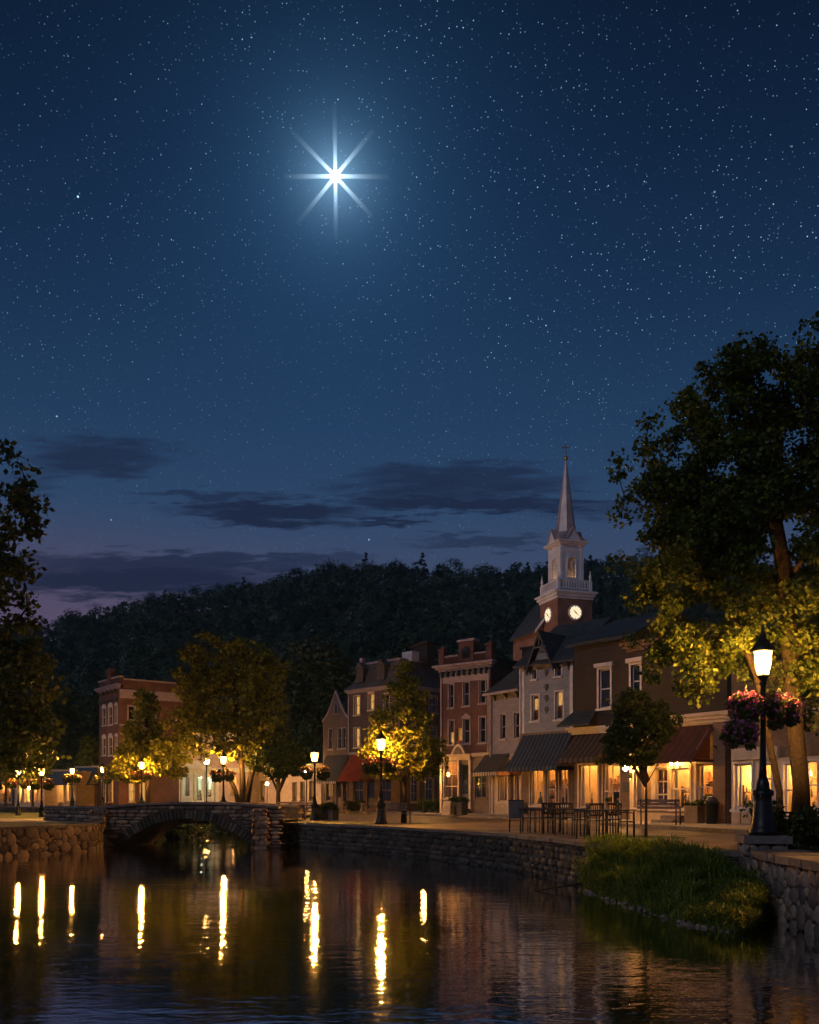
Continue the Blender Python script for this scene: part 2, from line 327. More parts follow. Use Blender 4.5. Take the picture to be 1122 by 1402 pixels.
def make_tree(name, label, base, blobs, stems, nclump, per, size, leafmat, crad=0.5, group=None, cat='tree', trunk_r=0.14, seed=1, gap=0.0, gsc=0.55):
    """blobs: (centre, (rx, ry, rz)) in world space; stems: lists of points (local to base) of the main trunks"""
    rg = random.Random(seed); root = thing(name, label, cat, base, 0, group)
    base = Vector(base)
    cents = []; wts = [b[1][0] * b[1][1] * b[1][2] for b in blobs]
    for i in range(nclump):
        b = rg.choices(blobs, wts)[0]
        while True:
            v = Vector((rg.uniform(-1, 1), rg.uniform(-1, 1), rg.uniform(-1, 1)))
            if 0.05 < v.length <= 1: break
        v = v.normalized() * (v.length ** 0.5)
        p = b[0] - base + Vector((v.x * b[1][0], v.y * b[1][1], v.z * b[1][2]))
        if gap and mnoise.noise(p * gsc + Vector((seed, 0, 0))) < -gap: continue
        cents.append(p)
    nodes = []; par = []
    for st in stems:
        prev = None
        for q in st:
            nodes.append(Vector(q)); par.append(-1 if prev is None else prev); prev = len(nodes) - 1
    ntr = len(nodes); top = max(n.z for n in nodes)
    lo = min(s[0].z if hasattr(s[0], 'z') else s[0][2] for s in stems)
    mid = sum((Vector(s[-1]) for s in stems), Vector()) / len(stems)
    cents.sort(key=lambda p: (p - mid).length)
    minz = top * 0.42
    for p in cents:
        best = None; bd = 1e9
        for i, q in enumerate(nodes):
            if i < ntr and q.z < minz: continue
            dv = p - q; dd = dv.length + max(0, q.z - p.z) * 0.8
            if dd < bd: bd = dd; best = i
        q = nodes[best]; dv = p - q
        if dv.length > 1.0:
            k = best
            nm = max(1, int(dv.length / 0.9))
            for j in range(1, nm):
                t = j / nm; a = q + dv * t + Vector((rg.gauss(0, .1), rg.gauss(0, .1), rg.gauss(0, .1) + math.sin(t * math.pi) * 0.12 * dv.length * 0.4))
                nodes.append(a); par.append(k); k = len(nodes) - 1
            nodes.append(p); par.append(k)
        else: nodes.append(p); par.append(best)
    cnt = [1] * len(nodes)
    for i in range(len(nodes) - 1, -1, -1):
        if par[i] >= 0: cnt[par[i]] += cnt[i]
    mx = max(cnt); rad = [max(0.012, trunk_r * (c / mx) ** 0.45) for c in cnt]
    kidsof = {}
    for i, p_ in enumerate(par): kidsof.setdefault(p_, []).append(i)
    mb = MB(); mb2 = MB(); seen = set()
    starts = [i for i, p_ in enumerate(par) if p_ == -1]; stack = [(i, -1) for i in starts]
    while stack:
        i, prev = stack.pop()
        pts = [] if prev < 0 else [nodes[prev]]; rr = [] if prev < 0 else [min(rad[prev], rad[i] * 1.25)]
        k = i
        while True:
            pts.append(nodes[k]); rr.append(rad[k])
            ch = kidsof.get(k, [])
            if not ch: break
            ch = sorted(ch, key=lambda q: -cnt[q])
            for c in ch[1:]: stack.append((c, k))
            k = ch[0]
        if len(pts) < 2: continue
        tr = prev < 0
        if tr: rr[0] *= 1.35
        (mb if tr else mb2).tube(pts, rr, 9 if rr[0] > 0.06 else 5)
    mb.build('trunk', M['bark'], root)
    if mb2.v: mb2.build('limbs', M['bark'], root)
    V = leaves([tuple(p) for p in cents], [crad * (0.7 + 0.6 * rg.random()) for _ in cents], per, size)
    raw_mesh('crown', V, 4, leafmat, root)
    return root
def pxblobs(lst, s, depth=1.0):
    out = []
    for px, py, rx, ry in lst:
        out.append((P(px, py, s), (rx / s, depth * 0.5 * (rx + ry) / s, ry / s)))
    return out

# ------------------------------------------------------------------ stones
def stone_verts(p=3.0, n=8, m=5, rg=rng, jit=0.08):
    vs = []
    for j in range(m + 1):
        th = math.pi * j / m
        for i in range(n):
            ph = 2 * math.pi * (i + 0.5) / n
            d = Vector((math.sin(th) * math.cos(ph), math.cos(th), math.sin(th) * math.sin(ph)))   # pole along the wall normal
            q = (abs(d.x) ** p + abs(d.y) ** p + abs(d.z) ** p) ** (1 / p)
            vs.append(d / q * (1 + rg.uniform(-jit, jit)))
    fs = [(j * n + i, j * n + (i + 1) % n, (j + 1) * n + (i + 1) % n, (j + 1) * n + i) for j in range(m) for i in range(n)]
    return vs, fs
def put_stone(mb, c, ax, nrm, hw, hd, hh, p, rg, rot=0.0):
    vs, fs = stone_verts(p, rg=rg); up = Vector((0, 0, 1)); ca, sa = math.cos(rot), math.sin(rot)
    mb.add([c + ax * ((v.x * ca - v.z * sa) * hw) + nrm * (v.y * hd) + up * ((v.x * sa + v.z * ca) * hh) for v in vs], fs, 0, True)
def stone_wall(mb, path, z0, z1, row, length, nrm_sign=1, p=3.2, rg=rng, depth=0.1, skip=None, rotj=0.05, back=0.0):
    """cover the outer face of a wall along path (list of 2D points) with separate stones"""
    pts = [Vector((a[0], a[1], 0)) for a in path]; cum = [0]
    for a, b in zip(pts, pts[1:]): cum.append(cum[-1] + (b - a).length)
    def at(t):
        for i in range(len(pts) - 1):
            if t <= cum[i + 1] or i == len(pts) - 2:
                k = (t - cum[i]) / (cum[i + 1] - cum[i]); d = (pts[i + 1] - pts[i]).normalized()
                return pts[i].lerp(pts[i + 1], k), d
    z = z0
    while z < z1 - 0.04:
        h = min(row * rg.uniform(0.75, 1.3), z1 - z); 
        if z1 - z - h < 0.06: h = z1 - z
        t = -rg.uniform(0, length * 0.5)
        while t < cum[-1]:
            w = length * rg.uniform(0.55, 1.5); tc = min(max(t + w / 2, 0.01), cum[-1] - 0.01)
            c, d = at(tc); n = Vector((d.y, -d.x, 0)) * nrm_sign
            c = c + Vector((0, 0, z + h / 2))
            if skip is None or not skip(tc, z + h / 2):
                put_stone(mb, c + n * rg.uniform(-0.03, 0.03) - n * back, d, n, w * 0.5 - 0.012, depth * rg.uniform(0.8, 1.3), h * 0.5 - 0.01, p, rg, rg.uniform(-rotj, rotj))
            t += w
        z += h
def coping(mb, path, z, h, w, length, rg=rng, over=0.06, side=1):
    pts = [Vector((a[0], a[1], 0)) for a in path]
    for a, b in zip(pts, pts[1:]):
        L = (b - a).length; d = (b - a).normalized(); n = Vector((d.y, -d.x, 0)) * side; t = 0
        while t < L - 0.02:
            l = min(length * rg.uniform(0.7, 1.3), L - t)
            if L - t - l < 0.15: l = L - t
            dz = rg.uniform(-0.008, 0.008); ov = over + rg.uniform(-0.015, 0.015)
            q = [a + d * (t + 0.006) + n * ov, a + d * (t + l - 0.006) + n * ov, a + d * (t + l - 0.006) - n * (w - ov), a + d * (t + 0.006) - n * (w - ov)]
            mb.prism([v + Vector((0, 0, z + dz)) for v in q], (0, 0, h))
            t += l
def core_wall(mb, path, z0, z1, w, side=1):
    pts = [Vector((a[0], a[1], 0)) for a in path]
    nn = []
    for i in range(len(pts)):
        d = (pts[min(i + 1, len(pts) - 1)] - pts[max(i - 1, 0)]).normalized(); nn.append(Vector((d.y, -d.x, 0)) * side)
    for i in range(len(pts) - 1):
        a, b = pts[i], pts[i + 1]; a2, b2 = a - nn[i] * w, b - nn[i + 1] * w
        Z0, Z1 = Vector((0, 0, z0)), Vector((0, 0, z1))
        mb.quad(a + Z0, b + Z0, b + Z1, a + Z1).quad(a2 + Z0, b2 + Z0, b2 + Z1, a2 + Z1).quad(a + Z1, b + Z1, b2 + Z1, a2 + Z1)
    for i in (0, -1):
        a = pts[i]; a2 = a - nn[i] * w
        mb.quad(a + Vector((0, 0, z0)), a2 + Vector((0, 0, z0)), a2 + Vector((0, 0, z1)), a + Vector((0, 0, z1)))
def stone_pack(mb, path, z0, z1, rmax, rmin, rg, p=2.7, depth=0.12, tries=2600):
    """boulders of mixed size wedged together over the face of a rubble wall"""
    pts = [Vector((a[0], a[1], 0)) for a in path]; cum = [0]
    for a, b in zip(pts, pts[1:]): cum.append(cum[-1] + (b - a).length)
    placed = []
    for k in range(tries):
        r = rmax + (rmin - rmax) * min(1, (k / tries) * 1.15) ** .6; r *= rg.uniform(.85, 1.15)
        t = rg.uniform(0, cum[-1]); z = rg.uniform(z0, z1 - r * .55)
        if any((t - a) ** 2 + ((z - c) * 1.15) ** 2 < (r + q) ** 2 * .86 for a, c, q in placed): continue
        placed.append((t, z, r))
        for i in range(len(pts) - 1):
            if t <= cum[i + 1] or i == len(pts) - 2:
                f = (t - cum[i]) / (cum[i + 1] - cum[i]); d = (pts[i + 1] - pts[i]).normalized(); c = pts[i].lerp(pts[i + 1], f); break
        n = Vector((d.y, -d.x, 0)); asp = rg.uniform(.82, 1.28)
        put_stone(mb, c + Vector((0, 0, z)) + n * rg.uniform(-.03, .03), d, n, r * 1.06 * asp, depth * rg.uniform(.8, 1.2) * (.5 + r / rmax * .5), r * .98 / asp ** .6, rg.uniform(2.7, 4.8), rg, rg.uniform(-.7, .7))
# ------------------------------------------------------------------ the setting
def sheet(name, pts, z, m, kind='structure'):
    mb = MB(); mb.poly([(p[0], p[1], z) for p in pts]); return tag(mb.build(name, m), kind=kind)
XY = lambda px, s: ((px - CX) / s, F / s)
# right bank: the wall line follows the river
RW = [XY(382, 31.5), XY(450, 34), XY(522, 37), XY(580, 40.5), XY(640, 44), XY(700, 48.5), XY(760, 55), XY(810, 61), XY(870, 67), XY(940, 71), XY(1018, 73)]
wat = MB(); wat.quad((-140, -30, 0), (140, -30, 0), (140, 62, 0), (-140, 62, 0)); tag(wat.build('river_water', M['water']), kind='structure')
# ground of the town: one sheet to the foot of the hills and beyond, with the river cut out of it
BRL, BRR = XY(140, 32.5), XY(370, 33.0)
right_edge = [(BRR[0], BRR[1]), (BRR[0] + 0.2, 47), (BRR[0] - 1.5, 55)]
left_edge = [(BRL[0] - 1.5, 55), (BRL[0] - 0.2, 47), (BRL[0], BRL[1])]
LW = [(-26, 26.5), XY(-60, 43), XY(0, 40), XY(70, 37.5), XY(128, 35.5), XY(140, 32.9)]
mbg = MB()
rp = [(a[0] , a[1] ) for a in RW]
mbg.poly([(x, y, 1.0) for x, y in [right_edge[2], right_edge[1], right_edge[0]] + rp + [(6.3, 16.2), (6.6, 8), (6.6, -20), (140, -20), (140, 55)]])
mbg.poly([(x, y, 1.0) for x, y in [(-140, 55), (-140, 26.5)] + LW + [(BRL[0], BRL[1]), left_edge[1], left_edge[0]]])
mbg.quad((-900, 55, 1.0), (900, 55, 1.0), (900, 1500, 1.0), (-900, 1500, 1.0))
tag(mbg.build('ground', M['soil']), kind='structure')
# dark earth banks of the river beyond the bridge
bk = MB()
be = [(BRL[0] + 0.2, BRL[1] + 3.6), (BRL[0] - 0.1, 47), (BRL[0] - 1.4, 55), (BRR[0] - 1.4, 55), (BRR[0] + 0.1, 47), (BRR[0] - 0.1, BRR[1] + 3.6)]
mid = Vector(((BRL[0] + BRR[0]) / 2, 47, 0))
for a, b in zip(be, be[1:]):
    a1 = Vector((a[0], a[1], 0.998)); b1 = Vector((b[0], b[1], 0.998))
    a2 = a1.lerp(Vector((mid.x, mid.y, -0.4)), 0.3); b2 = b1.lerp(Vector((mid.x, mid.y, -0.4)), 0.3); a2.z = b2.z = -0.2
    bk.quad(a1, b1, b2, a2)
tag(bk.build('river_bank', M['hill_soil']), kind='structure')
# street, kerb and pavement
KERB = [(300, 14.5), (380, 15.5), (430, 17.5), (520, 20), (600, 23.2), (680, 26.2), (740, 29.5), (800, 33.5), (860, 37.5), (930, 42), (1010, 47), (1140, 53)]
INNER = [(300, 12), (400, 12.5), (478, 14), (600, 17), (720, 20.5), (790, 24), (860, 27), (1000, 32), (1140, 36)]
ko = [XY(*k) for k in KERB]; ki = [XY(*k) for k in INNER]
wall_in = []
for i, p in enumerate(RW):
    a = Vector(RW[max(i - 1, 0)]); b = Vector(RW[min(i + 1, len(RW) - 1)]); d = (b - a).normalized(); n = Vector((-d.y, d.x))
    wall_in.append((p[0] + n.x * 1.0, p[1] + n.y * 1.0))
sheet('street', ko + [(12.5, 20), (8.2, 18.8)] + wall_in[::-1] + [(-5.0, 43), (-12, 60), (-19, 78)], 1.004, M['street'])
mb = MB(); mb.prism([(x, y, 1.004) for x, y in ko[::-1] + ki], (0, 0, 0.12)); tag(mb.build('pavement', M['sidewalk']), kind='structure')
mb = MB()
for a, b in zip(ko, ko[1:]):
    a = Vector((*a, 0)); b = Vector((*b, 0)); d = (b - a).normalized(); n = Vector((d.y, -d.x, 0)); L = (b - a).length; t = 0
    while t < L - .05:
        l = min(1.1, L - t)
        q = [a + d * (t + .006) + n * .10, a + d * (t + l - .006) + n * .10, a + d * (t + l - .006) - n * .06, a + d * (t + .006) - n * .06]
        mb.prism([v + Vector((0, 0, 1.0)) for v in q], (0, 0, 0.131)); t += l
tag(mb.build('kerb', M['coping']), kind='structure')
# left bank: lawn, path and road beyond the river wall
sheet('path', [XY(-140, 27.5), XY(-140, 24.5), XY(60, 26.5), XY(125, 29.5), XY(128, 32)], 1.006, M['sidewalk'])
sheet('lawn', [XY(-140, 24.4), XY(-140, 16), XY(70, 17), XY(90, 24), XY(60, 26.4)], 1.004, M['lawn'])
sheet('road', [XY(-200, 12.5), XY(-200, 10), XY(300, 11.5), XY(300, 14.2)], 1.005, M['street'])
# grassy patches along the wall on the right bank
def patch(c, rx, ry, ang, m, z=1.008, n=26, name='lawn'):
    pts = []
    for i in range(n):
        a = 2 * math.pi * i / n; r = 1 + 0.12 * mnoise.noise(Vector((c[0] + math.cos(a) * 2, c[1] + math.sin(a) * 2, 3)))
        x, y = rx * math.cos(a) * r, ry * math.sin(a) * r
        pts.append((c[0] + x * math.cos(ang) - y * math.sin(ang), c[1] + x * math.sin(ang) + y * math.cos(ang)))
    return sheet(name, pts, z, m)
patch(XY(470, 31.5), 3.0, 1.3, R(-40), M['lawn']); patch(XY(560, 33.0), 1.5, .55, R(-55), M['lawn'], 1.012); patch(XY(888, 51.5), 1.0, .75, R(-40), M['lawn'])
# hills
def ridge(px):
    t = [(-400, 880), (-100, 880), (40, 874), (150, 848), (230, 830), (300, 822), (350, 812), (410, 800), (470, 788), (550, 785), (600, 791), (660, 793), (720, 790), (760, 787), (800, 783), (870, 775), (950, 782), (1050, 790), (1300, 800), (1700, 840)]
    for (a, ya), (b, yb) in zip(t, t[1:]):
        if a <= px <= b: return 9 + ya + (yb - ya) * (px - a) / (b - a)
    return 850
S_R = 3.0
def hill_z(px, q):       # q 0 at the foot, 1 on the ridge
    top = EYE + (HY - ridge(px)) / S_R
    return 0.9 + (top - 0.9) * (q ** 1.15)
def hill_xy(px, q):
    Y = 135 + (F / S_R - 135) * q; return ((px - CX) / F * Y, Y)
hb = MB(); vs = []; fs = []; NX, NQ = 60, 14
for i in range(NX + 1):
    px = -420 + i * 2100 / NX
    for j in range(NQ + 1):
        q = j / NQ * 1.25; x, y = hill_xy(px, q)
        z = hill_z(px, q) if q <= 1 else hill_z(px, 1) - (q - 1) * 60
        vs.append((x, y, z))
for i in range(NX):
    for j in range(NQ):
        a = i * (NQ + 1) + j; fs.append((a, a + 1, a + NQ + 2, a + NQ + 1))
hb.add(vs, fs, 0, True); tag(hb.build('hills', M['hill_soil']), kind='structure')
# the wood covering the hill: crowns built of leaf clumps, one mass
cen = []; rad = []; heart = []
rr = random.Random(5)
def hill_crown(px, q, h, w, conif=False):
    x, y = hill_xy(px, q); z = hill_z(px, q)
    for _ in range(30 if q > 0.9 else 22):
        a = rr.uniform(0, 6.283); u = rr.random()
        f = (1 - u) * 0.9 + 0.08 if conif else math.sin(math.pi * (0.12 + 0.84 * u)) ** 0.75
        r = w * f * rr.uniform(0.75, 1) * (1 + .25 * math.sin(a * 3 + px))
        cen.append((x + math.cos(a) * r, y + math.sin(a) * r, z + h * (0.1 + 0.9 * u))); rad.append(w * (.2 if conif else .34)); heart.append((x, y, z + h * .5))
n_far = 0
for i in range(1700):
    q = rr.random() ** 0.8; px = rr.uniform(-160, 1300)
    hgt = rr.uniform(5.5, 13.5); cf_ = rr.random() < .12; hill_crown(px, q * 0.97, hgt * (1.2 if cf_ else 1), hgt * (.26 if cf_ else rr.uniform(.34, .55)), cf_)
px = -130
while px < 1260:
    con = rr.random() < 0.25
    hgt = rr.uniform(5.5, 9.5) * (1.15 if con else 1) * (1.3 if rr.random() < .08 else 1)
    hill_crown(px, 0.985 + rr.uniform(-.015, .01), hgt, hgt * (0.28 if con else 0.45), con); px += rr.uniform(5, 13)
V = leaves(cen, rad, 17, .85, 0.85, 0.1, .88, heart)
tag(raw_mesh('hillside_forest', V, 4, M['leaf_hill']), kind='stuff')

# ------------------------------------------------------------------ retaining walls
w = thing('retaining_wall', 'long curving dark stone river wall below the paved street', 'stone wall', (0, 0, 0))
mb = MB(); core_wall(mb, [(x, y) for x, y in RW], -0.5, 0.93, 0.5); mb.build('core', M['mortar'], w)
mb = MB(); stone_wall(mb, RW, -0.12, 0.9, 0.15, 0.36, 1, 9.0, random.Random(3), 0.04, rotj=.09); mb.build('stone_face', M['wallstone'], w)
mb = MB(); coping(mb, RW, 0.93, 0.1, 0.55, 0.8, random.Random(4)); mb.build('coping', M['coping'], w)
w = thing('retaining_wall', 'rubble river wall of round boulders left of the bridge', 'stone wall', (0, 0, 0))
mb = MB(); core_wall(mb, LW, -0.5, 0.97, 0.6); mb.build('core', M['mortar'], w)
mb = MB(); stone_pack(mb, LW[1:], -0.1, 0.96, .24, .05, random.Random(5), depth=.06, tries=9000); mb.build('stone_face', M['fieldstone'], w)
mb = MB(); coping(mb, LW, 0.97, 0.1, 0.7, 0.9, random.Random(6), 0.05); mb.build('coping', M['coping'], w)
w = thing('garden_wall', 'low stone wall with flat cap leading left from the bridge', 'stone wall', (0, 0, 0))
GWp = [XY(62, 28.2), XY(100, 29.5), XY(134, 31.8)]
mb = MB(); core_wall(mb, GWp, 0.9, 1.62, 0.4); mb.build('core', M['mortar'], w)
mb = MB(); stone_wall(mb, GWp, 1.0, 1.6, 0.16, 0.4, 1, 4.0, random.Random(8), 0.07); mb.build('stone_face', M['bridgestone'], w)
mb = MB(); coping(mb, GWp, 1.62, 0.09, 0.5, 0.9, random.Random(9)); mb.build('coping', M['coping'], w)
w = thing('parapet_wall', 'dark low parapet along the far road left of the bridge', 'stone wall', (0, 0, 0))
PWp = [XY(-160, 16.6), XY(0, 16.8), XY(66, 18), XY(128, 22)]
mb = MB(); core_wall(mb, PWp, 0.9, 1.36, 0.3); mb.build('core', M['mortar'], w)
mb = MB(); stone_wall(mb, PWp, 1.0, 1.35, 0.18, 0.5, 1, 4.0, random.Random(18), 0.05); mb.build('stone_face', M['wallstone'], w)
mb = MB(); coping(mb, PWp, 1.36, 0.08, 0.4, 0.9, random.Random(19)); mb.build('coping', M['coping'], w)
# near wall on the right with its pier
w = thing('retaining_wall', 'tall rounded fieldstone wall running out of the right foreground', 'stone wall', (0, 0, 0))
FW = [(6.25, 16.6), (6.05, 15.0), (5.95, 13.4), (6.1, 11.5), (6.4, 9.0)]
mb = MB(); core_wall(mb, FW, -0.5, 0.97, 0.7, 1); mb.build('core', M['mortar'], w)
mb = MB(); stone_pack(mb, FW, -0.1, 0.97, .19, .04, random.Random(12), depth=.05, tries=9000); mb.build('stone_face', M['fieldstone'], w)
mb = MB(); coping(mb, FW, 0.97, 0.13, 0.95, 0.4, random.Random(13), 0.1, 1); mb.build('coping', M['coping'], w)
pier = thing('stone_pier', 'square stone pier carrying the nearest street lamp', 'pier', (6.55, 17.05, 0), R(-8))
mb = MB(); mb.box(-.33, .33, -.33, .33, -.3, 1.2); mb.build('core', M['mortar'], pier)
mb = MB(); prg = random.Random(14)
for (a, b) in (((-.34, -.34), (.34, -.34)), ((-.34, .34), (-.34, -.34)), ((.34, -.34), (.34, .34))):
    stone_wall(mb, [a, b], -0.1, 1.2, 0.25, 0.34, 1, 9.0, prg, 0.03, rotj=0.02)
mb.build('stone_face', M['fieldstone'], pier)
mb = MB(); mb.box(-.42, .42, -.42, .42, 1.2, 1.34); mb.box(-.39, .39, -.39, .39, .82, .95); mb.build('cap', M['coping'], pier)

# ------------------------------------------------------------------ bridge
class Frame:
    def __init__(s, name, label, cat, pl, sl, pr, sr, D, zg=1.0, group=None):
        s.A = G(pl, sl, zg); B = G(pr, sr, zg); d = B - s.A; s.W = d.length; s.d = d.normalized(); s.D = D; s.zg = zg
        s.root = thing(name, label, cat, s.A, math.atan2(d.y, d.x), group)
        s.back = Vector((-s.d.y, s.d.x, 0))
    def u(s, px):
        k = (px - CX) / F; return (k * s.A.y - s.A.x) / (s.d.x - k * s.d.y)
    def z(s, px, py, off=0.0):
        u = s.u(px); Y = s.A.y + s.d.y * u + s.back.y * off; return EYE + (HY - py) * Y / F - s.zg
    def su(s, px):      # along the right side wall
        B = s.A + s.d * s.W; k = (px - CX) / F; return (k * B.y - B.x) / (s.back.x - k * s.back.y)
    def sz(s, px, py):
        Y = (s.A + s.d * s.W).y + s.back.y * s.su(px); return EYE + (HY - py) * Y / F - s.zg
    def world(s, u, y, z): return s.A + s.d * u + s.back * y + Vector((0, 0, z))
b = Frame('stone_bridge', 'small arched stone footbridge across the river', 'bridge', 132, 32.3, 382, 33.2, 3.6, 0.0)
W = b.W; uc = b.u(254); Rin = 4.08; zc = -2.88; RT = 0.36
def topz(u):
    t = (u - uc) / (W / 2); return 1.90 - 0.17 * t * t - (0.04 if t < 0 else 0.0) * t * t
def arch_z(u, rad): 
    q = rad * rad - (u - uc) ** 2; return zc + math.sqrt(q) if q > 0 else -9
def in_arch(u, z, extra=0.0): return (u - uc) ** 2 + (z - zc) ** 2 < (Rin + extra) ** 2
us = [W * i / 60 for i in range(61)]
mb = MB()
for y in (0.06, b.D - 0.06):
    for a, c in zip(us, us[1:]):
        za, zb = max(-0.5, arch_z(a, Rin)), max(-0.5, arch_z(c, Rin))
        mb.quad((a, y, za), (c, y, zb), (c, y, topz(c) - .1), (a, y, topz(a) - .1))
for y0, y1 in ((0.06, 0.4), (b.D - 0.4, b.D - 0.06)):
    for a, c in zip(us, us[1:]): mb.quad((a, y0, topz(a) - .1), (c, y0, topz(c) - .1), (c, y1, topz(c) - .1), (a, y1, topz(a) - .1))
    yi = y1 if y0 < 1 else y0
    for a, c in zip(us, us[1:]): mb.quad((a, yi, topz(a) - .1), (c, yi, topz(c) - .1), (c, yi, topz(c) - .75), (a, yi, topz(a) - .75))
for a, c in zip(us, us[1:]): mb.quad((a, 0.4, topz(a) - .6), (c, 0.4, topz(c) - .6), (c, b.D - .4, topz(c) - .6), (a, b.D - .4, topz(a) - .6))
mb.build('spandrel_wall', M['mortar'], b.root)
mb = MB(); brg = random.Random(21)
stone_wall(mb, [(0, 0.05), (W, 0.05)], -0.1, 1.86, 0.14, 0.4, 1, 9.0, brg, 0.035, rotj=.03, skip=lambda u, z: in_arch(u, z, RT + .07) or z > topz(u) - 0.17)
mb.build('stone_face', M['bridgestone'], b.root); mb = MB()
stone_wall(mb, [(W, b.D - .05), (0, b.D - .05)], 0.9, 1.86, 0.15, 0.42, 1, 4.0, brg, 0.06, skip=lambda u, z: z > topz(W - u) - 0.17)
mb.build('stone_face', M['bridgestone'], b.root)
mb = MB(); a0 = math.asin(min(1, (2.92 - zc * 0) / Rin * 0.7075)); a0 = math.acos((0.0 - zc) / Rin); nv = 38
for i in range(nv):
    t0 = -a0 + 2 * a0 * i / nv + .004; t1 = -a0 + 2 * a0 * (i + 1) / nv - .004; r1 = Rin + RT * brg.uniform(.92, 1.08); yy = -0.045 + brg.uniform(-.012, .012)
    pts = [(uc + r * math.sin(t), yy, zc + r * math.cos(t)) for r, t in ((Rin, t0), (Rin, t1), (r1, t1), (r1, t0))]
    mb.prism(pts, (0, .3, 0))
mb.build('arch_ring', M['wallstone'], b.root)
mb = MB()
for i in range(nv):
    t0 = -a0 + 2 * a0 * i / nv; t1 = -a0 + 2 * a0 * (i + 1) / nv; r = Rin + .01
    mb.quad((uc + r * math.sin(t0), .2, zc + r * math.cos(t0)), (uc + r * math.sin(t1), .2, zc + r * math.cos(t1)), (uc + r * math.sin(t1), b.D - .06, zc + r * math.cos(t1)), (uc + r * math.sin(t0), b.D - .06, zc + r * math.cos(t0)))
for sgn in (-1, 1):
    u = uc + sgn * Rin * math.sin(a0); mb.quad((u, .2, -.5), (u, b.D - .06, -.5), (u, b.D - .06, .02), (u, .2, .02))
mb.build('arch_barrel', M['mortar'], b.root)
for y0 in (-0.03, b.D - .46):
    mb = MB(); t = 0.0
    while t < W - .02:
        l = min(brg.uniform(.7, 1.1), W - t); dz = brg.uniform(-.008, .008)
        mb.prism([(t + .006, y0, topz(t) - .1 + dz), (t + l - .006, y0, topz(t + l) - .1 + dz), (t + l - .006, y0, topz(t + l) + dz), (t + .006, y0, topz(t) + dz)], (0, .49, 0)); t += l
    mb.build('coping', M['coping'], b.root)
for u0, u1, zt in ((-0.15, 0.42, 1.72), (W - 1.05, W - 0.55, 1.74)):
    mb = MB(); mb.box(u0 + .05, u1 - .05, -.12, .3, -.5, zt - .1)
    stone_wall(mb, [(u0, -.14), (u1, -.14)], -0.1, zt - .1, .2, .32, 1, 12.0, brg, .02, rotj=.01)
    stone_wall(mb, [(u0, .3), (u0, -.14)], -0.1, zt - .1, .2, .32, 1, 12.0, brg, .02, rotj=.01)
    stone_wall(mb, [(u1, -.14), (u1, .3)], -0.1, zt - .1, .2, .32, 1, 12.0, brg, .02, rotj=.01)
    mb.build('pier', M['bridgestone'], b.root)
